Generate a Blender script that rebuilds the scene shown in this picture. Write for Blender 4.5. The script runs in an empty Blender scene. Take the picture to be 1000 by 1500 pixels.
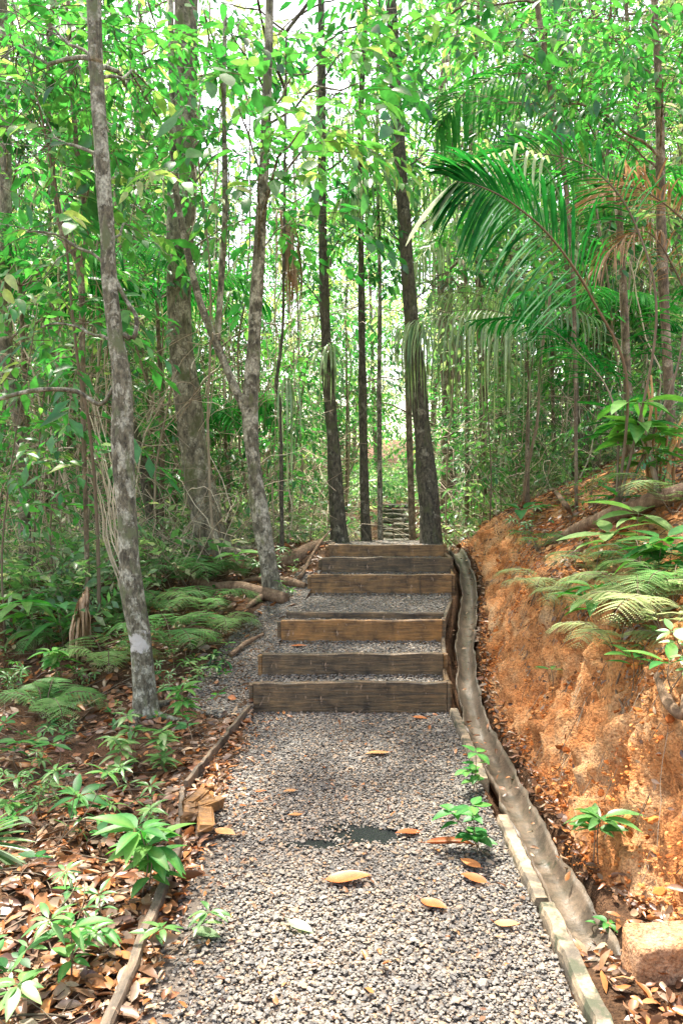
import bpy, math
import numpy as np
from mathutils import Vector
rng = np.random.default_rng(11)
scene = bpy.context.scene
COL = scene.collection
PI = math.pi
# ------------------------------------------------------------------ camera model
F, CZ = 1100.0, 1.55
TH = math.atan(50 / F)
def P(px, py, Y):
    a, b = (px - 500) / F, (750 - py) / F
    yc = math.cos(TH) + b * math.sin(TH); zc = -math.sin(TH) + b * math.cos(TH)
    t = Y / yc
    return np.array([a * t, Y, CZ + zc * t])
# ------------------------------------------------------------------ value noise
_tab = np.random.default_rng(5).random(65536)
def _h(ix, iy, iz):
    return _tab[(ix * 73856093 ^ iy * 19349663 ^ iz * 83492791) & 65535]
def vn(x, y, z=0.0):
    x, y, z = np.broadcast_arrays(np.asarray(x, float), np.asarray(y, float), np.asarray(z, float))
    ix, iy, iz = (np.floor(v).astype(np.int64) for v in (x, y, z))
    fx, fy, fz = x - ix, y - iy, z - iz
    fx, fy, fz = (f * f * (3 - 2 * f) for f in (fx, fy, fz))
    r = 0
    for dx in (0, 1):
        for dy in (0, 1):
            for dz in (0, 1):
                r = r + _h(ix + dx, iy + dy, iz + dz) * (fx if dx else 1 - fx) * (fy if dy else 1 - fy) * (fz if dz else 1 - fz)
    return r * 2 - 1
def fbm(x, y, z=0.0, o=4):
    r, a = 0, 1.0
    for k in range(o):
        r = r + a * vn(np.asarray(x) * 2**k + 17.3 * k, np.asarray(y) * 2**k, np.asarray(z) * 2**k); a *= .5
    return r
# ------------------------------------------------------------------ mesh builder
class MB:
    def __init__(s): s.V = []; s.T = []; s.Q = []; s.c = []; s.mt = []; s.mq = []; s.n = 0
    def add(s, V, tris=None, quads=None, tint=.5, mat=0):
        V = np.asarray(V, np.float32).reshape(-1, 3)
        s.V.append(V); s.c.append(np.broadcast_to(np.asarray(tint, np.float32), (len(V),)))
        if tris is not None and len(tris):
            t = np.asarray(tris, np.int64).reshape(-1, 3); s.T.append(t + s.n); s.mt.append(np.broadcast_to(np.asarray(mat), (len(t),)))
        if quads is not None and len(quads):
            q = np.asarray(quads, np.int64).reshape(-1, 4); s.Q.append(q + s.n); s.mq.append(np.broadcast_to(np.asarray(mat), (len(q),)))
        s.n += len(V)
    def arrays(s):
        V = np.concatenate(s.V); c = np.concatenate(s.c)
        T = np.concatenate(s.T) if s.T else np.zeros((0, 3), np.int64)
        Q = np.concatenate(s.Q) if s.Q else np.zeros((0, 4), np.int64)
        m = np.concatenate(s.mt + s.mq)
        return V, T, Q, c, m
    def mesh(s, name, mats, smooth=True):
        V, T, Q, c, m = s.arrays()
        me = bpy.data.meshes.new(name)
        me.vertices.add(len(V)); me.vertices.foreach_set('co', V.ravel())
        li = np.concatenate([T.ravel(), Q.ravel()]).astype(np.int32)
        me.loops.add(len(li)); me.loops.foreach_set('vertex_index', li)
        ls = np.concatenate([np.arange(len(T)) * 3, len(T) * 3 + np.arange(len(Q)) * 4]).astype(np.int32)
        me.polygons.add(len(ls)); me.polygons.foreach_set('loop_start', ls)
        me.polygons.foreach_set('use_smooth', np.full(len(ls), smooth))
        for mm in (mats if isinstance(mats, (list, tuple)) else [mats]): me.materials.append(mm)
        me.polygons.foreach_set('material_index', m.astype(np.int32))
        at = me.attributes.new('tint', 'FLOAT', 'POINT'); at.data.foreach_set('value', c.astype(np.float32))
        me.update(calc_edges=True); me.validate()
        return me
    def obj(s, name, mats, parent=None, smooth=True):
        return link(name, s.mesh(name, mats, smooth), parent)
def link(name, data, parent=None):
    o = bpy.data.objects.new(name, data); COL.objects.link(o)
    if parent is not None: o.parent = parent
    return o
def tag(o, label=None, cat=None, group=None, kind=None):
    if label: o['label'] = label
    if cat: o['category'] = cat
    if group: o['group'] = group
    if kind: o['kind'] = kind
    return o
def thing(name, loc, label, cat, group=None, rz=0.0):
    o = link(name, None); o.location = tuple(float(v) for v in loc); o.rotation_euler = (0, 0, rz)
    return tag(o, label, cat, group)
def dup(root, loc, rz, sc, label=None, group=None, tilt=(0, 0)):
    r = root.copy(); COL.objects.link(r)
    r.location = tuple(float(v) for v in loc); r.rotation_euler = (tilt[0], tilt[1], rz); r.scale = (sc, sc, sc)
    if label: r['label'] = label
    if group: r['group'] = group
    for ch in root.children:
        c = ch.copy(); COL.objects.link(c); c.parent = r
        for g in ch.children:
            d = g.copy(); COL.objects.link(d); d.parent = c
    return r
def nrm(v):
    v = np.asarray(v, float); return v / (np.linalg.norm(v, axis=-1, keepdims=True) + 1e-9)
def instance(TV, TT, pos, dr, up, sc, ttint=None, tint=None, tmat=None):
    """N copies of a template; returns V, T, tint, mat"""
    pos = np.asarray(pos, float).reshape(-1, 3); N = len(pos)
    x = nrm(np.broadcast_to(dr, (N, 3))); up = np.broadcast_to(up, (N, 3))
    y = nrm(np.cross(up, x)); z = np.cross(x, y)
    sc = np.broadcast_to(np.asarray(sc, float), (N,))[:, None, None]
    V = pos[:, None] + sc * (TV[None, :, :1] * x[:, None] + TV[None, :, 1:2] * y[:, None] + TV[None, :, 2:] * z[:, None])
    m = len(TV)
    T = (TT[None] + (np.arange(N) * m)[:, None, None]).reshape(-1, 3)
    base = np.full(m, 0.0) if ttint is None else ttint - .5
    tn = np.broadcast_to(np.asarray(.5 if tint is None else tint, float), (N,))
    c = np.clip(tn[:, None] + base[None], 0, 1).ravel()
    mm = np.tile(tmat, N) if tmat is not None else np.zeros(len(T), int)
    return V.reshape(-1, 3), T, c, mm
def smoothpath(pts, n):
    pts = np.asarray(pts, float)
    if len(pts) == 2:
        t = np.linspace(0, 1, n)[:, None]; return pts[0] * (1 - t) + pts[1] * t
    p = np.vstack([2 * pts[0] - pts[1], pts, 2 * pts[-1] - pts[-2]])
    u = np.linspace(0, len(pts) - 1 - 1e-6, n); i = u.astype(int); t = (u - i)[:, None]
    a, b, c, d = p[i], p[i + 1], p[i + 2], p[i + 3]
    return .5 * (2 * b + (c - a) * t + (2 * a - 5 * b + 4 * c - d) * t**2 + (3 * b - a - 3 * c + d) * t**3)
def tube(mb, path, rad, ns=8, tint=.5, mat=0, rough=0.0, fr=6.0, cap=True):
    path = np.asarray(path, float); n = len(path); rad = np.broadcast_to(np.asarray(rad, float), (n,))
    t = nrm(np.gradient(path, axis=0))
    ref = np.array([1.0, 0.2, 0.1]) if abs(nrm(t.mean(0))[0]) < .8 else np.array([0.1, .2, 1.0])
    u = nrm(np.cross(t, ref)); v = np.cross(t, u)
    a = np.arange(ns) * 2 * PI / ns
    D = np.cos(a)[None, :, None] * u[:, None] + np.sin(a)[None, :, None] * v[:, None]
    R = np.repeat(rad[:, None], ns, 1)
    if rough:
        q = path[:, None] + D * rad[:, None, None]
        R = R * (1 + rough * fbm(q[..., 0] * fr + 3, q[..., 1] * fr, q[..., 2] * fr * .45, 3))
    V = (path[:, None] + D * R[..., None]).reshape(-1, 3)
    i = np.arange(n - 1)[:, None] * ns; j = np.arange(ns)[None]; k = (j + 1) % ns
    Q = np.stack([i + j, i + k, i + ns + k, i + ns + j], -1).reshape(-1, 4)
    T = []
    if cap:
        V = np.vstack([V, path[0], path[-1]]); c0, c1 = n * ns, n * ns + 1
        for q in range(ns):
            T += [[c0, (q + 1) % ns, q], [c1, (n - 1) * ns + q, (n - 1) * ns + (q + 1) % ns]]
    mb.add(V, T, Q, tint, mat)
def box(mb, c, s, rz=0, tint=.5, mat=0, jit=0.0, bev=.006):
    sx, sy, sz = [v / 2 for v in s]; b = min(bev, min(sx, sy, sz) * .4)
    V = []
    for X, Y_, Z in [(x, y, z) for z in (-1, 1) for y in (-1, 1) for x in (-1, 1)]:
        V += [[X * (sx - b), Y_ * (sy - b), Z * sz], [X * (sx - b), Y_ * sy, Z * (sz - b)], [X * sx, Y_ * (sy - b), Z * (sz - b)]]
    V = np.array(V) + rng.normal(0, 1, (24, 3)) * jit
    ca, sa = math.cos(rz), math.sin(rz)
    V = np.stack([V[:, 0] * ca - V[:, 1] * sa, V[:, 0] * sa + V[:, 1] * ca, V[:, 2]], 1) + np.asarray(c)
    g = lambda x, y, z, k: ((z * 2 + y) * 2 + x) * 3 + k
    Q = [[g(0,0,0,0), g(0,1,0,0), g(1,1,0,0), g(1,0,0,0)], [g(0,0,1,0), g(1,0,1,0), g(1,1,1,0), g(0,1,1,0)],
         [g(0,0,0,1), g(1,0,0,1), g(1,0,1,1), g(0,0,1,1)], [g(0,1,0,1), g(0,1,1,1), g(1,1,1,1), g(1,1,0,1)],
         [g(0,0,0,2), g(0,0,1,2), g(0,1,1,2), g(0,1,0,2)], [g(1,0,0,2), g(1,1,0,2), g(1,1,1,2), g(1,0,1,2)]]
    for z in (0, 1):
        for y in (0, 1): Q.append([g(0,y,z,0), g(1,y,z,0), g(1,y,z,1), g(0,y,z,1)])
        for x in (0, 1): Q.append([g(x,0,z,0), g(x,1,z,0), g(x,1,z,2), g(x,0,z,2)])
    for x in (0, 1):
        for y in (0, 1): Q.append([g(x,y,0,1), g(x,y,1,1), g(x,y,1,2), g(x,y,0,2)])
    T = [[g(x,y,z,0), g(x,y,z,1), g(x,y,z,2)] for x in (0,1) for y in (0,1) for z in (0,1)]
    mb.add(V, T, Q, tint, mat)
# ------------------------------------------------------------------ materials
def newmat(name):
    m = bpy.data.materials.new(name); m.use_nodes = True; nt = m.node_tree; nt.nodes.clear()
    return m, nt.nodes, nt.links
def ramp(N, stops, interp='LINEAR'):
    r = N.new('ShaderNodeValToRGB'); e = r.color_ramp.elements; r.color_ramp.interpolation = interp
    while len(e) > 1: e.remove(e[-1])
    e[0].position = stops[0][0]; e[0].color = (*stops[0][1], 1)
    for p, c in stops[1:]:
        k = e.new(p); k.color = (*c, 1)
    return r
def noise(N, L, scale, detail=4, rough=.6, vec=None, dist=0.0):
    n = N.new('ShaderNodeTexNoise'); n.inputs['Scale'].default_value = scale; n.inputs['Detail'].default_value = detail
    n.inputs['Roughness'].default_value = rough; n.inputs['Distortion'].default_value = dist
    if vec is not None: L.new(vec, n.inputs['Vector'])
    return n
def mixc(N, L, fac, a, b, mode='MIX'):
    m = N.new('ShaderNodeMix'); m.data_type = 'RGBA'; m.blend_type = mode
    for s, v in ((0, fac), (6, a), (7, b)):
        if hasattr(v, 'is_linked') or hasattr(v, 'links'): L.new(v, m.inputs[s])
        elif s == 0: m.inputs[0].default_value = v
        else: m.inputs[s].default_value = (*v, 1)
    return m.outputs[2]
def attr(N, name='tint'):
    a = N.new('ShaderNodeAttribute'); a.attribute_name = name; return a
def coords(N, kind='Object', stretch=None, L=None):
    t = N.new('ShaderNodeTexCoord')
    if stretch is None: return t.outputs[kind]
    mp = N.new('ShaderNodeMapping'); mp.inputs['Scale'].default_value = stretch; L.new(t.outputs[kind], mp.inputs['Vector']); return mp.outputs[0]
def bump(N, L, h, st, dist=.01):
    b = N.new('ShaderNodeBump'); b.inputs['Strength'].default_value = st; b.inputs['Distance'].default_value = dist
    L.new(h, b.inputs['Height']); return b.outputs[0]
def leaf_mat(name, stops, trans=.5, gloss=.045, tboost=(1.3, 1.75, 1.0), rough=.38):
    m, N, L = newmat(name)
    a = attr(N); r = ramp(N, stops); L.new(a.outputs['Fac'], r.inputs[0])
    nz = noise(N, L, 24, 4, .65, coords(N)); mp = N.new('ShaderNodeMapRange'); L.new(nz.outputs['Fac'], mp.inputs[0])
    mp.inputs[1].default_value = .3; mp.inputs[2].default_value = .7; mp.inputs[3].default_value = .72; mp.inputs[4].default_value = 1.28
    hs = N.new('ShaderNodeHueSaturation'); L.new(r.outputs[0], hs.inputs['Color']); L.new(mp.outputs[0], hs.inputs['Value'])
    d = N.new('ShaderNodeBsdfDiffuse'); L.new(hs.outputs[0], d.inputs[0])
    t = N.new('ShaderNodeBsdfTranslucent'); tc = mixc(N, L, 1.0, hs.outputs[0], tboost, 'MULTIPLY'); L.new(tc, t.inputs[0])
    x = N.new('ShaderNodeMixShader'); x.inputs[0].default_value = trans; L.new(d.outputs[0], x.inputs[1]); L.new(t.outputs[0], x.inputs[2])
    g = N.new('ShaderNodeBsdfGlossy'); g.inputs['Roughness'].default_value = rough; g.inputs[0].default_value = (1, 1, 1, 1)
    y = N.new('ShaderNodeMixShader'); y.inputs[0].default_value = gloss; L.new(x.outputs[0], y.inputs[1]); L.new(g.outputs[0], y.inputs[2])
    o = N.new('ShaderNodeOutputMaterial'); L.new(y.outputs[0], o.inputs[0]); return m
def bark_mat(name, dark, mid, pale, patch=.62, scale=7.0, moss=None, mossat=.55, spot=None):
    m, N, L = newmat(name)
    co = coords(N, 'Object', (1, 1, .45), L)
    n1 = noise(N, L, scale * 3.2, 6, .7, co); r1 = ramp(N, [(.36, dark), (.5, tuple(.55 * a + .45 * b for a, b in zip(dark, mid))), (.62, mid), (.75, tuple(min(1, v * 1.5) for v in mid))]); L.new(n1.outputs['Fac'], r1.inputs[0])
    co2 = coords(N, 'Object', (1, 1, .75), L)
    n2 = noise(N, L, scale, 8, .68, co2, .25); r2 = ramp(N, [(patch - .01, (0, 0, 0)), (patch + .03, (.55, .55, .55)), (patch + .16, (1, 1, 1))]); L.new(n2.outputs['Fac'], r2.inputs[0])
    n4 = noise(N, L, 60, 3, .6, co2); r4 = ramp(N, [(.38, tuple(v * .4 for v in pale)), (.62, pale)]); L.new(n4.outputs['Fac'], r4.inputs[0])
    c = mixc(N, L, r2.outputs[0], r1.outputs[0], r4.outputs[0])
    if moss:
        n3 = noise(N, L, scale * .6, 5, .6, coords(N, 'Object', (1.3, 1.3, .6), L), .3); r3 = ramp(N, [(mossat, (0, 0, 0)), (mossat + .12, (1, 1, 1))])
        L.new(n3.outputs['Fac'], r3.inputs[0]); c = mixc(N, L, r3.outputs[0], c, moss)
    if spot:
        vd = N.new('ShaderNodeVectorMath'); vd.operation = 'DISTANCE'; L.new(coords(N), vd.inputs[0]); vd.inputs[1].default_value = spot[:3]
        sn = noise(N, L, 22, 4, .6, coords(N)); sa = N.new('ShaderNodeMath'); sa.operation = 'MULTIPLY_ADD'; L.new(sn.outputs['Fac'], sa.inputs[0]); sa.inputs[1].default_value = .30; L.new(vd.outputs['Value'], sa.inputs[2])
        sr = ramp(N, [(spot[3] + .12, (1, 1, 1)), (spot[3] + .15, (0, 0, 0))]); L.new(sa.outputs[0], sr.inputs[0]); c = mixc(N, L, sr.outputs[0], c, (.5, .49, .44))
    w = N.new('ShaderNodeTexWave'); w.bands_direction = 'Z'; w.inputs['Scale'].default_value = 9; w.inputs['Distortion'].default_value = 9; w.inputs['Detail'].default_value = 3
    L.new(coords(N), w.inputs[0])
    hh = N.new('ShaderNodeMath'); hh.operation = 'MULTIPLY_ADD'; L.new(w.outputs['Fac'], hh.inputs[0]); hh.inputs[1].default_value = .05; L.new(n1.outputs['Fac'], hh.inputs[2])
    b = N.new('ShaderNodeBsdfPrincipled'); L.new(c, b.inputs['Base Color']); b.inputs['Roughness'].default_value = .85
    L.new(bump(N, L, hh.outputs[0], .9, .02), b.inputs['Normal'])
    o = N.new('ShaderNodeOutputMaterial'); L.new(b.outputs[0], o.inputs[0]); return m
def tint_mat(name, stops, rough=.8, bstr=.4, bscale=80, var=.25, spec=.4, stretch=(1, 1, 1), interp='LINEAR', vs=12):
    """colour picked per piece from a ramp, mottled with noise"""
    m, N, L = newmat(name)
    a = attr(N); r = ramp(N, stops, interp); L.new(a.outputs['Fac'], r.inputs[0])
    co = coords(N, 'Object', stretch, L)
    nz = noise(N, L, vs, 5, .65, co); mp = N.new('ShaderNodeMapRange'); L.new(nz.outputs['Fac'], mp.inputs[0])
    mp.inputs[1].default_value = .3; mp.inputs[2].default_value = .7; mp.inputs[3].default_value = 1 - var; mp.inputs[4].default_value = 1 + var
    hs = N.new('ShaderNodeHueSaturation'); L.new(r.outputs[0], hs.inputs['Color']); L.new(mp.outputs[0], hs.inputs['Value'])
    b = N.new('ShaderNodeBsdfPrincipled'); L.new(hs.outputs[0], b.inputs['Base Color']); b.inputs['Roughness'].default_value = rough
    b.inputs['Specular IOR Level'].default_value = spec
    nb = noise(N, L, bscale, 4, .7, co); L.new(bump(N, L, nb.outputs['Fac'], bstr, .006), b.inputs['Normal'])
    o = N.new('ShaderNodeOutputMaterial'); L.new(b.outputs[0], o.inputs[0]); return m
GREEN = [(0, (.008, .055, .016)), (.25, (.018, .11, .028)), (.5, (.04, .185, .042)), (.75, (.09, .26, .055)), (.9, (.19, .34, .08)), (1, (.34, .38, .13))]
M_leaf = leaf_mat('leaf_green', GREEN)
M_leaf2 = leaf_mat('leaf_dusty', [(0, (.02, .075, .026)), (.35, (.06, .16, .05)), (.65, (.14, .26, .09)), (.85, (.32, .38, .19)), (1, (.5, .43, .27))], trans=.5)
M_young = leaf_mat('leaf_young', [(0, (.010, .07, .016)), (.5, (.024, .145, .026)), (.8, (.055, .21, .035)), (1, (.12, .26, .05))], trans=.35, gloss=.025, rough=.5)
M_palm = leaf_mat('leaf_palm', [(0, (.006, .075, .018)), (.5, (.02, .16, .03)), (1, (.08, .3, .05))], trans=.4, gloss=.004)
M_strap = leaf_mat('leaf_strap', [(0, (.07, .15, .05)), (.5, (.15, .24, .1)), (1, (.36, .42, .24))], trans=.35, gloss=.05)
M_fern = leaf_mat('leaf_fern', [(0, (.05, .14, .04)), (.5, (.1, .24, .06)), (1, (.2, .3, .1))], trans=.35, gloss=.04)
M_fern2 = leaf_mat('leaf_fern_pale', [(0, (.1, .16, .06)), (.5, (.19, .26, .1)), (1, (.3, .34, .15))], trans=.3, gloss=.04)
M_dry = leaf_mat('leaf_dry', [(0, (.16, .09, .04)), (.5, (.36, .23, .12)), (1, (.55, .4, .26))], trans=.2, gloss=.03, tboost=(1.2, 1, .8))
M_litter = leaf_mat('leaf_litter', [(0, (.045, .022, .012)), (.22, (.13, .055, .022)), (.38, (.15, .105, .07)), (.5, (.28, .1, .03)), (.68, (.34, .15, .05)), (.82, (.24, .18, .12)), (1, (.5, .35, .21))], trans=.12, gloss=.04, tboost=(1.3, 1, .7))
M_orange = leaf_mat('leaf_orange', [(0, (.26, .065, .018)), (.5, (.36, .115, .032)), (1, (.4, .2, .08))], trans=.1, gloss=.05, tboost=(1.2, 1, .7))
M_twig = tint_mat('twig', [(0, (.06, .045, .025)), (.5, (.17, .125, .08)), (1, (.36, .28, .19))], bscale=40)
M_pale = tint_mat('dry_stem', [(0, (.14, .105, .065)), (.5, (.4, .32, .22)), (1, (.64, .55, .41))], bscale=40)
# ------------------------------------------------------------------ terrain
YS = [-50, 0, 4.94, 5.33, 5.93, 7.2, 7.7, 8.2, 10, 14, 20, 24, 27.3, 34, 60]
XR = [.68, .68, .70, .727, .80, 1.06, 1.12, 1.12, 1.25, 1.5, 1.9, 2.35, 2.5, 2.8, 3]
XL = [-.60, -.60, -.584, -.567, -.48, -.295, -.203, -.142, 0, .3, .9, 1.33, 1.45, 1.8, 2]
def xr(y): return np.interp(y, YS, XR)
def xl(y): return np.interp(y, YS, XL)
STEPS = [(4.94, 0, .19), (5.33, .13, .29), (5.93, .24, .418), (7.2, .425, .62), (7.7, .56, .731), (8.2, .67, .819)]
TREAD = [(0.0, 4.94, 0, 0), (4.94, 5.33, .13, .13), (5.33, 5.93, .235, .245), (5.93, 7.2, .395, .43), (7.2, 7.7, .56, .57), (7.7, 8.2, .67, .68), (8.2, 9.6, .79, .74)]
def pz(y): return np.interp(y, [0, 4.7, 5.3, 5.95, 7.2, 8.2, 9, 10, 14, 20, 24, 27.3, 35, 60, 120], [0, .0, .12, .27, .47, .76, .76, .66, .05, -.42, -.55, .62, .9, 2.6, 4])
def treadz(y):
    y = np.asarray(y, float); z = pz(y) - .01
    for a, b, z0, z1 in TREAD: z = np.where((y >= a) & (y < b), z0 + (z1 - z0) * (y - a) / (b - a), z)
    return z
def ss(t): t = np.clip(t, 0, 1); return t * t * (3 - 2 * t)
def toe(y): return xr(y) + np.interp(y, [0, 2.0, 2.75, 3.0, 9], [.62, .6, .42, .33, .33]) + .03 * vn(np.asarray(y) * 2.3, 4.2)
def hb(y): return np.interp(y, [0, 3, 5, 6.5, 8, 10, 14, 20, 40], [.72, .75, .72, .58, .40, .28, .2, .2, .2])
def G(x, y, fine=True):
    x = np.asarray(x, float); y = np.asarray(y, float)
    base = pz(y); l, r = xl(y), xr(y); tx = toe(y)
    u = l - x; v = x - tx
    near = np.clip(1 - (y - 22) / 20, .0, 1)
    zl = base / (1 + (np.clip(u, 0, 99) / 3.2) ** 2 * near) - .03 * ss(u / .5) - .25 * ss((u - 1.5) / 6) * near
    wav = fbm(x * .55, y * .55, 0, 3)
    z = np.where(u > 0, zl + .10 * wav * ss(u / 1.2) + .04 * fbm(x * 2.6, y * 2.6, 3, 3) * ss(u / .4), base)
    w = .42 + .1 * vn(y * 1.3, 9.1)
    rise = hb(y) * (ss(v / w) * .55 + .45 * np.clip(v / w, 0, 1)) + .50 * np.clip(v - .28, 0, 2.1) * np.clip(1 - (y - 12) / 14, .3, 1) + .13 * np.clip(v - 2.4, 0, 12) * np.clip(1 - (y - 26) / 20, .15, 1)
    z = np.where(v > 0, base - .05 + rise + .10 * wav * ss(v / 1.0), z)
    z = np.where((u <= 0) & (v <= 0), base - .10, z)
    z = np.where((v <= 0) & (x > r), base - .03 - np.interp(y, [2.3, 2.7], [.005, .16]) * ss((x - r - .055) / .03) + np.interp(y, [2.3, 2.7], [.0, .145]) * ss((x - r - .245) / .06), z)
    far = np.clip(np.hypot(x, y - 5) - 40, 0, None)
    return z + .015 * far + fbm(x * .05, y * .05, 2, 3) * np.clip(far / 20, 0, 1) * 2
def Gs(x, y):
    """the surface one can stand on, path included"""
    x = np.asarray(x, float); y = np.asarray(y, float)
    inp = (x > xl(y)) & (x < xr(y)) & (y < 9.6)
    return np.where(inp, treadz(y), G(x, y))
def GP(px, py, dz=0.0, y0=1.6, y1=60):
    """the ground point seen at a pixel of the photograph"""
    Y = np.concatenate([np.linspace(y0, 12, 900), np.linspace(12, y1, 900)])
    a, b = (px - 500) / F, (750 - py) / F
    yc = math.cos(TH) + b * math.sin(TH); zc = -math.sin(TH) + b * math.cos(TH)
    X = a * Y / yc; Z = CZ + zc * Y / yc
    g = Gs(X, Y) + dz
    k = np.argmax(Z <= g)
    if Z[k] > g[k]: k = len(Y) - 1
    return np.array([X[k], Y[k], g[k] - dz])
xs = np.unique(np.concatenate([np.linspace(-3.6, .9, 130), np.linspace(.9, 1.75, 62), np.linspace(1.75, 4.5, 80), 4.5 + 150 * np.linspace(0, 1, 60) ** 2.2, -3.6 - 150 * np.linspace(0, 1, 60) ** 2.2]))
ys = np.unique(np.concatenate([np.linspace(1.2, 6, 240), np.linspace(6, 11, 150), 11 + 150 * np.linspace(0, 1, 110) ** 1.9, 1.2 - 40 * np.linspace(0, 1, 20) ** 1.8]))
Xg, Yg = np.meshgrid(xs, ys)
Zg = G(Xg, Yg)
vv = Xg - toe(Yg)
bankw = ss((vv + .02) / .1) * np.clip(1 - (Yg - 10) / 3, 0, 1)
# lumpy clay: push points along the slope normal, sideways mostly
n1 = fbm(Xg * 5, Yg * 5, Zg * 5, 4); n2 = fbm(Xg * 19 + 5, Yg * 19, Zg * 19, 3)
face = bankw * np.clip(1.3 - vv * 1.0, .15, 1)
gul = np.maximum(0, 1 - np.abs(fbm(Yg * 2.0, 1.7, 0, 2) ) * 3.2)
n3 = fbm(Xg * 42 + 5, Yg * 42, Zg * 42, 2); pit = np.clip(fbm(Xg * 8 + 3, Yg * 8, Zg * 8 + 4, 3) - .35, 0, 1)
Xd = Xg - face * (.07 * n1 + .024 * n2 + .007 * n3 - .10 * pit - .07 * gul * ss(vv / .2)); Yd = Yg + face * .035 * fbm(Xg * 6 + 9, Yg * 6, Zg * 6, 3)
Zd = Zg + face * (.03 * n2 + .03 * n1 + .006 * n3) + (1 - face) * .012 * n2 * (Xg < xl(Yg) - .05)
nx, ny = len(xs), len(ys)
tint = np.clip(.5 + .35 * fbm(Xg * 1.7, Yg * 1.7, Zg * 1.7, 4), 0, 1)
Vall = np.stack([Xd, Yd, Zd], -1).reshape(-1, 3)
ii = (np.arange(ny - 1)[:, None] * nx + np.arange(nx - 1)[None])
Qall = np.stack([ii, ii + 1, ii + nx + 1, ii + nx], -1).reshape(-1, 4)
xc = (Xg[:-1, :-1] + Xg[1:, 1:]) / 2; yc_ = (Yg[:-1, :-1] + Yg[1:, 1:]) / 2
isb = ((xc > toe(yc_) - .01) & (yc_ < 12) & (yc_ > 1.0) & (xc - toe(yc_) < 3.2)).ravel()
def sub(Q):
    u, inv = np.unique(Q, return_inverse=True); m = MB(); m.add(Vall[u], None, inv.reshape(-1, 4), tint.ravel()[u]); return m
def soil_mat(name, cols, litter):
    m, N, L = newmat(name); co = coords(N)
    n1 = noise(N, L, 4.5, 8, .65, co); r = ramp(N, cols); L.new(n1.outputs['Fac'], r.inputs[0])
    n2 = noise(N, L, 60, 6, .75, co); r2 = ramp(N, [(.34, (.36, .32, .3)), (.52, (1, 1, 1)), (.72, (1.3, 1.25, 1.15))]); L.new(n2.outputs['Fac'], r2.inputs[0])
    c = mixc(N, L, 1.0, r.outputs[0], r2.outputs[0], 'MULTIPLY')
    v = N.new('ShaderNodeTexVoronoi'); v.inputs['Scale'].default_value = 85; L.new(co, v.inputs['Vector'])
    ad = N.new('ShaderNodeMath'); ad.operation = 'MULTIPLY_ADD'; L.new(v.outputs['Distance'], ad.inputs[0]); ad.inputs[1].default_value = .5; L.new(n2.outputs['Fac'], ad.inputs[2])
    b = N.new('ShaderNodeBsdfPrincipled'); L.new(c, b.inputs['Base Color']); b.inputs['Roughness'].default_value = .9; b.inputs['Specular IOR Level'].default_value = .2
    L.new(bump(N, L, ad.outputs[0], 1.0, .02), b.inputs['Normal'])
    o = N.new('ShaderNodeOutputMaterial'); L.new(b.outputs[0], o.inputs[0]); return m
M_soil = soil_mat('forest_soil', [(.25, (.035, .02, .011)), (.45, (.09, .05, .025)), (.62, (.17, .09, .045)), (.8, (.15, .09, .05))], 1)
M_clay = soil_mat('red_clay', [(.24, (.33, .115, .033)), (.38, (.5, .195, .062)), (.5, (.6, .275, .105)), (.6, (.63, .36, .17)), (.74, (.54, .37, .22))], 0)
g_ = sub(Qall[~isb]).obj('ground', M_soil); tag(g_, kind='structure')
b_ = sub(Qall[isb]).obj('clay_bank', M_clay); tag(b_, kind='structure')
# ------------------------------------------------------------------ path bed, gutter, kerb
STONE = [(0, (.045, .043, .04)), (.25, (.082, .077, .068)), (.45, (.138, .125, .105)), (.62, (.195, .172, .138)), (.72, (.22, .14, .075)), (.86, (.26, .218, .165)), (1, (.35, .31, .25))]
M_stone = tint_mat('gravel_stone', STONE, rough=.6, bstr=.3, bscale=150, var=.2, spec=.5, vs=60)
M_bed = tint_mat('gravel_bed', [(0, (.08, .065, .05)), (1, (.14, .115, .09))], bscale=90, bstr=1)
mb = MB()
for a, b, z0, z1 in TREAD:
    yy = np.linspace(a if a > 0 else 1.2, b, max(2, int((b - a) / .12)));
    for k in range(len(yy) - 1):
        p, q = yy[k], yy[k + 1]; zz = lambda y: z0 + (z1 - z0) * (y - a) / (b - a) - .018
        mb.add([[xl(p) - .02, p, zz(p)], [xr(p) + .01, p, zz(p)], [xr(q) + .01, q, zz(q)], [xl(q) - .02, q, zz(q)]], None, [[0, 1, 2, 3]])
bed = mb.obj('path', M_bed, smooth=False); tag(bed, kind='structure')
# far part of the trail
mb = MB(); yy = np.linspace(9.6, 24, 40)
for k in range(39):
    p, q = yy[k], yy[k + 1]
    mb.add([[xl(p), p, pz(p) - .03], [xr(p), p, pz(p) - .03], [xr(q), q, pz(q) - .03], [xl(q), q, pz(q) - .03]], None, [[0, 1, 2, 3]])
tag(mb.obj('trail', M_bed), kind='structure')
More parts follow.
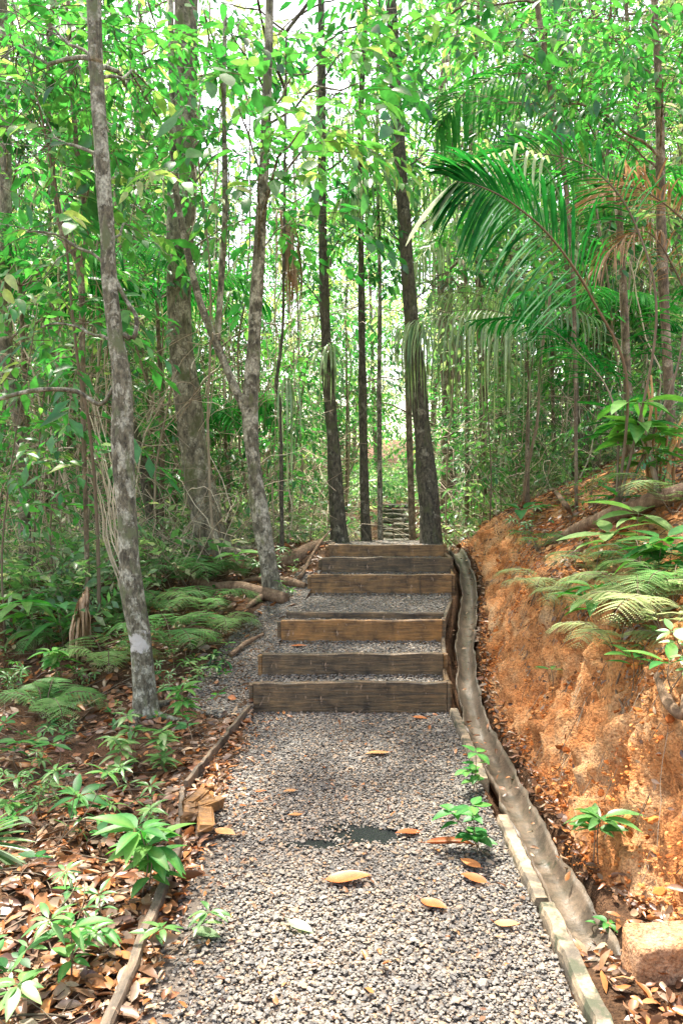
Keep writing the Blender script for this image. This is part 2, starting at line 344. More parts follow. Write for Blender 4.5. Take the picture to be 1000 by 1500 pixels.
# gutter: shallow concrete trough following the bank
def concrete_mat(name, cols, rough=.75, moss=(.05, .065, .025), at=.6):
    m, N, L = newmat(name); co = coords(N)
    n1 = noise(N, L, 4.2, 8, .7, co, .5); r = ramp(N, cols); L.new(n1.outputs['Fac'], r.inputs[0])
    n2 = noise(N, L, 45, 5, .7, co); r2 = ramp(N, [(.3, (.7, .7, .7)), (.7, (1.15, 1.12, 1.1))]); L.new(n2.outputs['Fac'], r2.inputs[0])
    c = mixc(N, L, 1.0, r.outputs[0], r2.outputs[0], 'MULTIPLY')
    n3 = noise(N, L, 7, 6, .65, co); r3 = ramp(N, [(at, (0, 0, 0)), (at + .08, (1, 1, 1))]); L.new(n3.outputs['Fac'], r3.inputs[0])
    c = mixc(N, L, r3.outputs[0], c, moss)
    b = N.new('ShaderNodeBsdfPrincipled'); L.new(c, b.inputs['Base Color']); b.inputs['Roughness'].default_value = rough
    L.new(bump(N, L, n2.outputs['Fac'], .5, .008), b.inputs['Normal'])
    o = N.new('ShaderNodeOutputMaterial'); L.new(b.outputs[0], o.inputs[0]); return m
M_gut = concrete_mat('gutter_concrete', [(.3, (.045, .038, .028)), (.42, (.085, .07, .05)), (.52, (.16, .125, .088)), (.6, (.11, .092, .064)), (.7, (.055, .05, .038))], .4, (.04, .045, .025), .6)
M_kerb = concrete_mat('kerb_stone', [(.3, (.05, .042, .03)), (.46, (.11, .092, .062)), (.56, (.3, .235, .15)), (.7, (.36, .29, .2))], at=.53, moss=(.045, .05, .025))
def gutz(y): return pz(y) - .045
mb = MB(); yy = np.linspace(2.3, 9.0, 190); prof = np.linspace(0, 1, 13)
seg = np.floor(yy / .72 + .3); sgo = vn(seg * 1.7, 3.1); cx = xr(yy) + .178 + .006 * vn(yy * 3, 1.1) + .006 * sgo ; wd = .074 + .004 * sgo + .006 * vn(yy * 1.9, 7.7)
X = cx[:, None] + (prof[None] - .5) * 2 * wd[:, None]
Z = gutz(yy)[:, None] + .006 * sgo[:, None] - .012 + .003 * fbm(X * 30, yy[:, None] * 30, 2, 3) - .072 + .08 * (np.abs(prof[None] - .5) * 2) ** 3 + .004 * fbm(X * 14, yy[:, None] * 14, 1, 3) - .01 * (np.abs(fbm(yy[:, None] * 1.1, 3.3, 0, 2)) < .03)
X = X + .012 * fbm(np.repeat(yy[:, None], 13, 1) * 9, (prof[None] > .5) * 7.7, 0, 3) * (np.abs(prof[None] - .5) * 2) ** 2
V = np.stack([X, np.repeat(yy[:, None], 13, 1), Z], -1).reshape(-1, 3)
i0 = (np.arange(189)[:, None] * 13 + np.arange(12)[None]); Q = np.stack([i0, i0 + 1, i0 + 14, i0 + 13], -1).reshape(-1, 4)
V2 = V.copy(); V2[:, 2] -= .05
side = []
for k in range(189): side += [[k * 13, (k + 1) * 13, (k + 1) * 13 + len(V), k * 13 + len(V)], [k * 13 + 12 + len(V), (k + 1) * 13 + 12 + len(V), (k + 1) * 13 + 12, k * 13 + 12]]
mb.add(np.vstack([V, V2]), None, np.vstack([Q, Q[:, ::-1] + len(V), side]))
gut = mb.obj('drain_channel', M_gut); tag(gut, 'shallow brown concrete drain running beside the trail at the foot of the clay bank', 'drain')
# shallow gravel-side fill between stairs and drain: raised side wall of the drain beside the stairs
def bar(name, a, b, w, h, mat, label, cat, seg=14, wob=.006, parent=None, group=None):
    a = np.array(a, float); b = np.array(b, float); m = MB()
    p = a + (b - a) * np.linspace(0, 1, seg)[:, None]; d = nrm(b - a); s = nrm(np.cross(d, [0, 0, 1])); u = np.cross(s, d)
    pr = np.array([[-.5, 0], [-.5, .85], [-.38, 1], [.38, 1], [.5, .85], [.5, 0]])
    ww = w * (1 + (.015 if name == 'kerb' else .05) * rng.normal(0, 1, (seg, 6))); V = []
    for k in range(seg):
        off = rng.normal(0, wob, 2)
        for j, (q, r_) in enumerate(pr): V.append(p[k] + s * (q * ww[k, j] + off[0]) + u * (r_ * h + off[1] * .6 * (r_ > 0)))
    Q = [[k * 6 + j, k * 6 + (j + 1) % 6, (k + 1) * 6 + (j + 1) % 6, (k + 1) * 6 + j] for k in range(seg - 1) for j in range(6)]
    e = (seg - 1) * 6; SM = False
    Q += [[0, 5, 4, 3], [0, 3, 2, 1], [e, e + 1, e + 2, e + 3], [e, e + 3, e + 4, e + 5]]
    m.add(V, None, Q); o = m.obj(name, mat, parent, smooth=SM)
    if label: tag(o, label, cat, group)
    return o
def wood_mat(name, cols, scale=5, wet=.5, axis=(1, 12, 12)):
    m, N, L = newmat(name); co = coords(N, 'Object', axis, L)
    n1 = noise(N, L, scale, 7, .7, co, .3); r = ramp(N, cols); L.new(n1.outputs['Fac'], r.inputs[0])
    n2 = noise(N, L, 5.5, 6, .65, coords(N), .4); r2 = ramp(N, [(.36, (.28, .26, .24)), (.5, (.85, .85, .85)), (.66, (1.35, 1.25, 1.1))]); L.new(n2.outputs['Fac'], r2.inputs[0])
    c = mixc(N, L, 1.0, r.outputs[0], r2.outputs[0], 'MULTIPLY')
    n3 = noise(N, L, 18, 6, .7, coords(N, 'Object', (1.6, 1.6, .7), L)); r3 = ramp(N, [(.60, (0, 0, 0)), (.68, (1, 1, 1))]); L.new(n3.outputs['Fac'], r3.inputs[0])
    c = mixc(N, L, r3.outputs[0], c, (.36, .24, .15))
    b = N.new('ShaderNodeBsdfPrincipled'); L.new(c, b.inputs['Base Color']); b.inputs['Roughness'].default_value = wet
    L.new(bump(N, L, n1.outputs['Fac'], .7, .01), b.inputs['Normal'])
    o = N.new('ShaderNodeOutputMaterial'); L.new(b.outputs[0], o.inputs[0]); return m
W1 = wood_mat('wood_wet_brown', [(.3, (.05, .028, .012)), (.5, (.2, .11, .04)), (.7, (.32, .18, .065))])
W2 = wood_mat('wood_dark', [(.3, (.025, .019, .012)), (.5, (.11, .075, .038)), (.7, (.23, .14, .065))])
W3 = wood_mat('wood_orange', [(.3, (.09, .045, .015)), (.5, (.24, .12, .035)), (.7, (.33, .17, .05))])
W4 = wood_mat('wood_grey', [(.3, (.05, .04, .03)), (.5, (.13, .1, .07)), (.7, (.25, .19, .13))], axis=(10, 1.2, 10))
bar('kerb', [.735, 1.25, -.09], [.735, 2.62, -.085], .06, .12, M_kerb, 'pale worn concrete kerb at the trail edge nearest the viewer', 'kerb', 40, .0025)
bar('kerb', [.725, 2.66, -.09], [.725, 3.32, -.085], .055, .12, M_kerb, 'mossy dark kerb stone between the pale kerb and the leafy green seedling', 'kerb', 30, .0025)
bar('kerb', [.725, 3.75, -.09], [.735, 4.86, -.07], .055, .115, M_kerb, 'grey mossy kerb between the lowest step and the seedling by the drain', 'kerb', 30, .0025)
SL = ['lowest and widest dark timber step board, streaked with pale scuffs',
      'second dark timber step board from the bottom, just above the widest one',
      'warm orange brown timber step board, third from the bottom',
      'fourth timber step board from the bottom, wide with a golden right half',
      'fifth timber step board from the bottom, dark and narrow',
      'topmost timber step board of the near stairs, below the dark leaning trunk']
SW = [W2, W2, W3, W1, W2, W1]
for k, (y, z0, z1) in enumerate(STEPS):
    a, b = float(xl(y)), float(xr(y)); base = z0 - .05; hgt = z1 - base
    st = thing('timber_step', ((a + b) / 2, y, base), SL[k], 'step', 'timber steps of the near stairs')
    m = MB(); n = 12; rz = [.012, -.006, .01, -.012, .006, 0][k]
    # riser board with slightly uneven top edge
    xx = np.linspace(-(b - a) / 2, (b - a) / 2, 26)
    top = hgt + .007 * fbm(xx * 4 + k, k * 1.7, 0, 4); th = .032
    V = []
    for i, q in enumerate(xx):
        yo = .006 * vn(q * 2, k * 3.3) + rz * q
        V += [[q, yo, 0], [q, yo, top[i] - .005], [q, yo + .006, top[i]], [q, yo + th, top[i] + .001], [q, yo + th, 0]]
    Q = [[i * 5 + j, (i + 1) * 5 + j, (i + 1) * 5 + (j + 1) % 5, i * 5 + (j + 1) % 5] for i in range(25) for j in range(5)]
    e = 125
    m.add(V, [[0, 1, 2], [0, 2, 3], [0, 3, 4], [e, e + 2, e + 1], [e, e + 3, e + 2], [e, e + 4, e + 3]], Q)
    m.obj('riser_board', SW[k], st, smooth=False)
    if k == 3:
        m = MB(); box(m, (.37, .0, hgt * .5 + .004), (.006, .07, hgt * .9), jit=.001); m.obj('board_joint', W2, st, smooth=False)
    ln = (STEPS[k + 1][0] - y) if k < 5 else .4
    # stakes at both ends
    for sx in (-1, 1):
        m = MB(); box(m, (sx * ((b - a) / 2 + .018), .035, hgt * .5 - .01), (.034, .05, hgt + (.012 if sx > 0 else -.01)), jit=.003); m.obj('stake', [W2, W1][k % 2], st, smooth=False)
    if k in (0, 1, 2, 3, 4):
        dx = float(xr(y + ln) - xr(y)) * .5
        m = MB(); box(m, ((b - a) / 2 + .012 + dx, ln / 2 + .035, hgt - .045), (.03, ln - .06, .085), rz=-math.atan2(2 * dx, ln), jit=.003); m.obj('side_board', [W2, W4, W4, W1, W2][k], st, smooth=False)
bar('loose_board', [float(xl(6.12)) - .0, 6.13, .40], [float(xr(6.12)) - .005, 6.10, .40], .035, .05, W2, 'thin black-edged board lying on the gravel behind the orange brown step', 'board', 20, .003)
GK = [('edge_board', (-.77, 3.60), (-.69, 3.08), .024, .08, 'short dark piece of edging between the rotten wood and the old mossy timber'),
      ('edge_board', (-.605, 4.88), (-.77, 3.66), .024, .095, 'thin brown board edging the gravel left of the lowest step'),
      ('edge_board', (-.665, 3.02), (-.64, 1.3), .036, .08, 'old mossy edging timber on the left side of the gravel, lower left of the trail')]
for nm, p, q, w, h, lab in GK:
    bar(nm, [*p, -.035], [*q, -.045], w, h, W4, lab, 'board', 22, .003)
# far stairs
fs = thing('stone_stairs', (1.85, 24, -.55), 'flight of old stone stairs climbing far off down the trail', 'stairs', None, -.04)
M_rock = concrete_mat('rough_rock', [(.3, (.03, .035, .025)), (.5, (.09, .09, .065)), (.7, (.28, .24, .17))], at=.5)
for k in range(8):
    m = MB()
    for j in range(3):
        w_ = 1.06 / 3; box(m, (-.53 + w_ * (j + .5) + rng.normal(0, .02), .4 * k + rng.normal(0, .03), .145 * k + .07), (w_ * 1.02, .44, .14 + rng.normal(0, .01)), rz=rng.normal(0, .03), jit=.015, bev=.03)
    tag(m.obj('stair_tread', M_rock, fs, smooth=False))
# ------------------------------------------------------------------ gravel
ph = (1 + 5 ** .5) / 2
IV = nrm(np.array([[-1, ph, 0], [1, ph, 0], [-1, -ph, 0], [1, -ph, 0], [0, -1, ph], [0, 1, ph], [0, -1, -ph], [0, 1, -ph], [ph, 0, -1], [ph, 0, 1], [-ph, 0, -1], [-ph, 0, 1]], float))
IT = np.array([[0,11,5],[0,5,1],[0,1,7],[0,7,10],[0,10,11],[1,5,9],[5,11,4],[11,10,2],[10,7,6],[7,1,8],[3,9,4],[3,4,2],[3,2,6],[3,6,8],[3,8,9],[4,9,5],[2,4,11],[6,2,10],[8,6,7],[9,8,1]])
STV = []
for k in range(10):
    v = IV * (1 + rng.normal(0, .16, (12, 1))); v = v * np.array([1, .62 + rng.random() * .25, .26 + .16 * rng.random()]); STV.append(v)
def stones(mb, x, y, z, r, tint=None, flat=.24):
    n = len(x); w = rng.integers(0, 10, n); a = rng.random(n) * 2 * PI
    d = np.stack([np.cos(a), np.sin(a), rng.normal(0, flat * .5, n)], 1); up = np.stack([rng.normal(0, flat, n), rng.normal(0, flat, n), np.ones(n)], 1)
    tt = rng.beta(2, 2.2, n) if tint is None else tint
    for k in range(10):
        s = w == k
        if s.any():
            V, T, c, _ = instance(STV[k], IT, np.stack([x, y, z], 1)[s], d[s], up[s], r[s], None, tt[s]); mb.add(V, T, None, c)
def rad(n, m=.0125): return m * .54 * np.exp(rng.normal(0, .34, n))
# puddle hollow
PUD = GP(537, 1218)
def pudf(x, y): return np.minimum(((x - PUD[0]) / .20) ** 2 + ((y - PUD[1]) / .10) ** 2 + .8 * fbm(x * 7, y * 9, 0, 3) * 1.0 - .25, ((x - PUD[0] + .2) / .2) ** 2 + ((y - PUD[1] + .09) / .035) ** 2 + .6 * fbm(x * 7, y * 9, 3, 3))
mb = MB()
n = 70000; y = 1.3 + 3.62 * rng.random(n) ** .85; x = xl(y) - .02 + (xr(y) - xl(y) + .03) * rng.random(n)
edge = fbm(x * 3, y * 3, 0, 3); keep = ~((x < -.42 + .12 * edge) & (y < 3.3) & (rng.random(n) < .75 * ss((-.35 - x) / .2))) & (pudf(x, y) > -.25 + 1.1 * rng.random(n) ** .6)
x, y = x[keep], y[keep]; n = len(x)
lay = rng.random(n); z = -.016 + .016 * lay + .006 * fbm(x * 2, y * 2, 0, 2)
patch = fbm(x * 1.6, y * 1.6, 8, 3)
t = np.clip(rng.beta(2, 2.3, n) + .10 * patch, 0, 1)
stones(mb, x, y, z, rad(n), t)
for a, b, z0, z1 in TREAD[1:]:
    n = int((b - a) * 1.3 * 11000) if a > 5 else int((b - a) * 15000); y = a + .03 + (b - a - .03) * rng.random(n); x = xl(y) + (xr(y) - xl(y)) * rng.random(n)
    z = z0 + (z1 - z0) * (y - a) / (b - a) - .012 + .014 * rng.random(n) + .012 * ss(1 - (b - y) / .1)
    stones(mb, x, y, z, rad(n, .0135))
# gravel spilled left of the stairs
n = 18000; y = 4.75 + 2.9 * rng.random(n); x = xl(y) - .48 * rng.random(n) ** 1.1 * np.interp(y, [4.7, 5, 6.3, 7.6], [.3, 1, 1, .5])
stones(mb, x, y, G(x, y) + .008 * rng.random(n), rad(n, .0135))
n = 500; y = 2.2 + 2.4 * rng.random(n); x = xl(y) - .05 - .25 * rng.random(n); stones(mb, x, y, G(x, y) + .004, rad(n, .012))
tag(mb.obj('gravel', M_stone, smooth=False), kind='stuff')
# puddle water
m, N, L = newmat('wet_puddle'); b = N.new('ShaderNodeBsdfPrincipled'); b.inputs['Base Color'].default_value = (.012, .014, .014, 1); b.inputs['Roughness'].default_value = .25; b.inputs['Specular IOR Level'].default_value = .15
L.new(bump(N, L, noise(N, L, 30, 3, .6, coords(N)).outputs['Fac'], .15, .01), b.inputs['Normal'])
o = N.new('ShaderNodeOutputMaterial'); L.new(b.outputs[0], o.inputs[0]); M_pud = m
mb = MB(); gx = np.linspace(-.75, .65, 60); gy = np.linspace(-.5, .5, 50); A, B = np.meshgrid(gx, gy); A = A + PUD[0]; B = B + PUD[1]
i0 = (np.arange(49)[:, None] * 60 + np.arange(59)[None]); Q = np.stack([i0, i0 + 1, i0 + 61, i0 + 60], -1)
kq = pudf((A[:-1, :-1] + A[1:, 1:]) / 2, (B[:-1, :-1] + B[1:, 1:]) / 2) < .95
u, inv = np.unique(Q[kq], return_inverse=True); mb.add(np.stack([A.ravel(), B.ravel(), np.full(A.size, -.013)], 1)[u], None, inv.reshape(-1, 4))
tag(mb.obj('puddle', M_pud), 'small dark puddle in the gravel in the middle of the trail', 'puddle')
# ------------------------------------------------------------------ leaves and sprays
def leafT(k=2, w=.40, droop=.18, fold=.10, sharp=1.0):
    s = np.linspace(0, 1, k + 2)[1:-1]; V = [[0, 0, 0]]
    for q in s:
        h = w / 2 * math.sin(PI * q ** .8) ** .85 * sharp; z = -droop * q * q
        V += [[q, h, z + fold * h * 2], [q, 0, z], [q, -h, z + fold * h * 2]]
    V.append([1, 0, -droop]); e = len(V) - 1
    T = [[0, 2, 1], [0, 3, 2]]
    for i in range(k - 1):
        a = 1 + i * 3; b = a + 3
        T += [[a, a + 1, b + 1], [a, b + 1, b], [a + 1, a + 2, b + 2], [a + 1, b + 2, b + 1]]
    a = 1 + (k - 1) * 3; T += [[a, a + 1, e], [a + 1, a + 2, e]]
    return np.array(V, float), np.array(T)
LF_lo = leafT(1, .42, .15); LF = leafT(2, .42, .2); LF_hi = leafT(5, .36, .28, .14); LF_wide = leafT(4, .52, .22, .12)
LF_nar = leafT(4, .26, .3, .12)
fam = lambda k, w, n=4: [leafT(k, w * rng.uniform(.75, 1.2), rng.uniform(-.05, .5), rng.uniform(-.05, .28)) for _ in range(n)]
def spray(leaf, n=11, L=.55, ll=.14, lm=0, r=.0035, droop=.3, tilt=.25, ns=3, term=True):
    mb = MB()
    bend = rng.normal(0, .12)
    pth = lambda s: np.stack([L * s, bend * L * s ** 2, -droop * L * s ** 2 + .05 * L * np.sin(s * 5)], -1)
    tube(mb, pth(np.linspace(0, 1, 5)), np.linspace(r, r * .35, 5), ns, .4, 1, cap=False)
    s = np.linspace(.16, .98, n) ; p = pth(s); t = nrm(pth(s + .02) - p)
    sd = np.where(np.arange(n) % 2, 1, -1)[:, None]
    side = np.array([0, 1.0, 0])
    dr = t * .75 + side * sd * (.9 + rng.normal(0, .2, (n, 1))) * (1.1 - .5 * s[:, None]) + np.array([0, 0, -1]) * (rng.random((n, 1)) * .5 - .08)
    up = np.array([0, 0, 1.0]) + rng.normal(0, tilt, (n, 3))
    if term: dr[-1] = t[-1]
    w = rng.integers(0, len(leaf), n)
    for k in range(len(leaf)):
        s_ = w == k
        if s_.any(): V, T, c, _ = instance(*leaf[k], p[s_], dr[s_], up[s_], ll * (.45 + .85 * rng.random(s_.sum())), None, .5 + rng.normal(0, .14, s_.sum())); mb.add(V, T, None, c, 0)
    V, T, Q, c, m = mb.arrays(); T2 = np.vstack([T, Q[:, [0, 1, 2]], Q[:, [0, 2, 3]]]); m2 = np.concatenate([np.zeros(len(T), int), np.ones(2 * len(Q), int)])
    return V.astype(float), T2, c.astype(float), m2
SP_lo = [spray(fam(1, .42), int(rng.integers(9, 14)), .6, .15, r=.004) for _ in range(8)]
SP_md = [spray(fam(2, .42), int(rng.integers(8, 13)), .55, .14) for _ in range(8)]
SP_big = [spray(fam(4, .5), int(rng.integers(6, 9)), .5, .165, droop=.4) for _ in range(6)]
SP_hi = [spray(fam(4, .38), int(rng.integers(7, 11)), .45, .13) for _ in range(6)]
SP_nar = [spray(fam(3, .26), int(rng.integers(10, 15)), .5, .13, tilt=.15) for _ in range(6)]
def put_sprays(mb, SP, pos, dr, sc, tint, uptilt=.25):
    n = len(pos); w = rng.integers(0, len(SP), n); sc = np.broadcast_to(sc, (n,)); tint = np.broadcast_to(tint, (n,))
    up = np.array([0, 0, 1.0]) + rng.normal(0, uptilt, (n, 3))
    for k in range(len(SP)):
        s = w == k
        if s.any():
            V, T, c, m = instance(SP[k][0], SP[k][1], pos[s], dr[s], up[s], sc[s], SP[k][2], tint[s], SP[k][3]); mb.add(V, T, None, c, m)
def strips(mb, p0, d0, L, W, droop, tint, nseg=4, fold=.25, mat=0, prof=None):
    p0 = np.asarray(p0, float).reshape(-1, 3); n = len(p0); d0 = nrm(np.broadcast_to(d0, (n, 3)))
    L = np.broadcast_to(L, (n,))[:, None, None]; W = np.broadcast_to(W, (n,))[:, None, None]; droop = np.broadcast_to(droop, (n,))[:, None, None]
    s = np.linspace(0, 1, nseg + 1)[None, :, None]
    G_ = np.array([0, 0, -1.0])
    C = p0[:, None] + d0[:, None] * L * s * (1 - .35 * np.minimum(droop, 2) * s) + G_ * droop * L * s ** 1.8 * .75
    t = nrm(np.gradient(C, axis=1)); sd = nrm(np.cross(t, G_ + 1e-3)); nn = np.cross(sd, t)
    wp = (np.sin(PI * (s * .88 + .09)) ** .7) if prof is None else prof(s)
    wp = np.where(s > .999, .04, wp)
    A = C + sd * W * wp * .5 - nn * W * wp * fold; B = C - sd * W * wp * .5 - nn * W * wp * fold
    V = np.stack([A, C, B], 2).reshape(-1, 3)
    m = (nseg + 1) * 3; i = np.arange(nseg)[:, None] * 3 + np.arange(2)[None]
    q = np.stack([i, i + 1, i + 4, i + 3], -1).reshape(-1, 4)
    Q = (q[None] + (np.arange(n) * m)[:, None, None]).reshape(-1, 4)
    mb.add(V, None, Q, np.repeat(np.broadcast_to(tint, (n,)), m), mat)
def frond(mb, path, nl=34, L=.5, W=.03, ang=58, droop=.5, tint=.5, start=.18, rr=.011, up=(0, 0, 1), lift=.12, nseg=4, lp=None, jit=.05, matr=1):
    pth = smoothpath(path, 40); tube(mb, pth, np.linspace(rr, rr * .25, 40), 5, .35, matr, cap=False)
    s = np.linspace(start, .995, nl); idx = s * 39; i = np.minimum(idx.astype(int), 38); f = (idx - i)[:, None]
    p = pth[i] * (1 - f) + pth[i + 1] * f; t = nrm(pth[i + 1] - pth[i]); up = np.asarray(up, float)
    sd = nrm(np.cross(t, up)); u = np.cross(sd, t)
    a = np.radians(ang * (1 - .45 * s ** 2))[:, None]
    ll = L * (np.sin(PI * np.clip(.15 + .80 * s, 0, 1)) ** .6) if lp is None else L * lp(s)
    for g in (-1, 1):
        d = t * np.cos(a) + g * sd * np.sin(a) + u * lift + rng.normal(0, jit, (nl, 3))
        strips(mb, p, d, ll * (1 + rng.normal(0, .06, nl)), W * (.8 + .4 * rng.random(nl)), droop * (1 + rng.normal(0, .2, nl)), np.clip(tint + rng.normal(0, .12, nl), 0, 1), nseg)
# ------------------------------------------------------------------ bark
B_moss = bark_mat('bark_lichen', (.035, .032, .019), (.2, .185, .12), (.56, .56, .43), .51, 13, (.12, .14, .065), .54)
B_pale = bark_mat('bark_blotched', (.037, .031, .02), (.22, .195, .13), (.6, .55, .42), .51, 9, (.12, .13, .05), .58)
B_big = bark_mat('bark_brown', (.045, .038, .024), (.26, .225, .15), (.54, .49, .36), .53, 7, (.09, .10, .035), .56)
B_dark = bark_mat('bark_dark', (.02, .017, .011), (.135, .115, .076), (.4, .36, .26), .58, 11, (.08, .085, .035), .55)
B_far = bark_mat('bark_far', (.06, .045, .026), (.24, .18, .11), (.5, .42, .3), .55, 8)
def resolve(pts, Y):
    out = []; rr = []
    for q in pts:
        y = q[3] if len(q) > 3 else Y
        out.append(P(q[0], q[1], y)); rr.append(q[2] * .41 * y / F)
    return np.array(out), np.array(rr)
def limb(mb, a, b, r0, r1, sag=.15, n=9, ns=5, tint=.5, mat=0, wob=.06):
    a, b = np.asarray(a, float), np.asarray(b, float); L = np.linalg.norm(b - a); t = np.linspace(0, 1, n)[:, None]
    p = a + (b - a) * t + np.array([0, 0, 1.]) * sag * L * np.sin(PI * t) + wob * L * np.stack([vn(t[:, 0] * 4 + a[0] * 3 + k * 9, b[2] + k) for k in range(3)], 1) * np.sin(PI * t)
    tube(mb, p, np.linspace(r0, r1, n), ns, tint, mat, cap=False); return p
NEAR = []
def tree(name, label, Y, pts, bark, extra=None, regions=(), SP=None, lm=None, ground=True, rough=.1, top=None, ntop=60, group=None, ns=14, flare=1.0, tb=.5, cat='tree', nst=1.0):
    """pts: (px, py, width px[, Y]) up the trunk; regions: (px, py, Y, radius m, sprays, scale)"""
    p, r = resolve(pts, Y)
    if ground: p[0, 2] = float(Gs(p[0, 0], p[0, 1])) - .06
    base = p[0].copy(); th = thing(name, base, label, cat, group)
    mb = MB(); allp = []
    if top is not None:
        p = np.vstack([p, np.array(top[:3])]); r = np.append(r, top[3])
    n = max(30, int(np.linalg.norm(p[-1] - p[0]) / .09)); pp = smoothpath(p, n); ri = np.interp(np.linspace(0, len(r) - 1, n), np.arange(len(r)), r)
    h = pp[:, 2] - pp[0, 2]; ri = ri * (1 + .38 * flare * np.exp(-h / .11))
    ri = ri * (1 + .05 * vn(h * 2.7, base[0] * 5))
    tube(mb, pp - base, ri, ns, rough=rough, fr=5); allp = [pp]
    for ex in (extra or []):
        q, rq = resolve(ex, Y); m = max(14, int(np.linalg.norm(q[-1] - q[0]) / .1)); qq = smoothpath(q, m)
        tube(mb, qq - base, np.interp(np.linspace(0, len(rq) - 1, m), np.arange(len(rq)), rq), 9, rough=rough, fr=6); allp.append(qq)
    if flare > 0:
        for k in range(5):
            a = rng.random() * 2 * PI; L = (.25 + .35 * rng.random()) * (r[0] / .1) ** .6; m = 8; t = np.linspace(0, 1, m)
            x = base[0] + np.cos(a + .5 * t) * (r[0] * .6 + L * t); y = base[1] + np.sin(a + .5 * t) * (r[0] * .6 + L * t)
            z = G(x, y) + .05 * np.exp(-t * 4) * (r[0] / .1) - .01 - .05 * t ** 3
            tube(mb, np.stack([x, y, z], 1) - base, np.linspace(r[0] * .38, .008, m), 6, rough=.1, cap=False)
    allp = np.vstack(allp); cb = MB(); SPs = SP or SP_md
    regs = [(P(a, b, c), R, n_, s) for a, b, c, R, n_, s in regions]
    if top is not None and ntop:
        tp = np.array(top[:3])
        for k in range(5): regs.append((tp + rng.normal(0, .9, 3) + [0, 0, -.3 + .4 * k * .5], .9, ntop // 12, 1.2))
    for c, R, n_, s in regs:
        c = np.asarray(c, float); dd = np.linalg.norm((allp - c) * [1, 1, .8] + [0, 0, .3], axis=1); k = int(np.argmin(dd))
        bp = limb(mb, allp[k] - base, c - base, min(.022, .008 + .006 * dd[k]), .006, .08, 10, 6)
        q = c + rng.normal(0, 1, (n_, 3)) * R * np.array([.55, .5, .33])
        for j in range(0, n_, 3):
            w = bp[int(rng.integers(4, 10))]; limb(mb, w, q[j] - base, .005, .0025, .05, 5, 3)
        out = nrm(q - (c * .6 + allp[k] * .4)) + rng.normal(0, .5, (n_, 3)) + [0, 0, -.15]; out[:, 2] *= .5
        put_sprays(cb, SPs, q - base, out, s * (.75 + .5 * rng.random(n_)), np.clip(tb + rng.normal(0, .12) + rng.normal(0, .1, n_), .05, .95))
    mb.obj('trunk', bark, th)
    if cb.n: cb.obj('crown', [lm or M_leaf, M_twig], th)
    return th
T = tree
B_spot = bark_mat('bark_lichen_patch', (.035, .032, .019), (.2, .185, .12), (.56, .56, .43), .51, 13, (.12, .14, .065), .54, (-.045, -.075, .53, .08))
T('forest_tree', 'slender mottled trunk with a white lichen patch near its foot, left of the lowest steps', 4.95,
  [(215, 1045, 42), (206, 940, 37), (193, 860, 38), (186, 750, 37), (180, 650, 38), (179, 560, 32), (168, 480, 28), (160, 400, 26), (157, 330, 25), (152, 260, 25), (141, 100, 26), (138, 0, 26)], B_spot,
  extra=[[(162, 395, 9), (185, 440, 7), (200, 465, 7), (196, 495, 8), (180, 490, 10)], [(140, 225, 8), (150, 330, 9), (162, 395, 9)]],
  top=(-1.75, 5.2, 8.2, .04), ntop=40, regions=[(60, 50, 5.4, .8, 24, .9), (60, 220, 5.6, .7, 20, .9), (40, 340, 5.2, .6, 14, .9), (10, 120, 6.2, .8, 20, .9), (170, 60, 6.6, .8, 22, .9), (90, 0, 6.8, .9, 24, 1), (230, 40, 6.8, .7, 18, 1), (190, 330, 5.6, .45, 6, .8), (225, 130, 5.8, .55, 10, 1), (60, 480, 5.4, .5, 9, .9), (110, 130, 6.2, .8, 22, .9), (230, 170, 6.8, .7, 18, .9)], SP=SP_hi + SP_big[:2], tb=.6)
T('forest_tree', 'thick brown trunk with a flared base leaning back, left of the forked tree', 8.5,
  [(325, 835, 60), (302, 760, 54), (283, 650, 50), (266, 520, 44), (262, 420, 42), (263, 300, 42), (268, 150, 42), (272, 0, 40)], B_big, flare=.5, ns=18,
  top=(-1.7, 8.7, 11, .09), ntop=70, regions=[(270, 70, 8.2, .7, 10, 1.1), (220, 60, 8.6, 1, 26, 1), (180, 300, 8.8, .9, 20, 1), (230, 480, 9, .7, 14, .9), (220, 380, 9.2, .9, 18, .9), (330, 220, 7.8, .7, 12, 1), (210, 230, 8.2, .8, 14, 1), (340, 330, 8.4, .6, 9, 1)], SP=SP_md, tb=.5)
T('forked_tree', 'blotchy pale trunk forking at mid height, its foot beside the fourth step', 7.15,
  [(402, 862, 34), (385, 780, 30), (373, 690, 27), (366, 605, 28), (371, 520, 23), (376, 430, 22), (382, 330, 21), (388, 220, 18), (392, 100, 15), (395, 0, 14)], B_pale, flare=1.2,
  extra=[[(366, 612, 18), (345, 570, 15), (318, 505, 15), (296, 450, 13), (282, 400, 12), (268, 335, 12), (257, 270, 12), (252, 150, 11), (250, 0, 10)], [(318, 500, 12), (325, 400, 11), (330, 300, 10), (328, 150, 8), (330, 20, 7)]],
  top=(-.6, 7.2, 9.5, .04), ntop=50, regions=[(440, 190, 5.9, .6, 10, 1.15), (380, 255, 6.2, .5, 7, 1.1), (470, 90, 6.8, .7, 12, 1.1), (350, 160, 6.6, .6, 5, 1.1), (400, 60, 8, .7, 9, .9), (340, 60, 8.5, .6, 8, .8), (500, 200, 6.6, .5, 10, 1.1), (300, 20, 6.4, .7, 7, 1.1), (420, 330, 7.4, .6, 12, .9), (330, 280, 7.2, .6, 12, .9), (530, 120, 7, .6, 12, 1)], SP=SP_big, tb=.6)
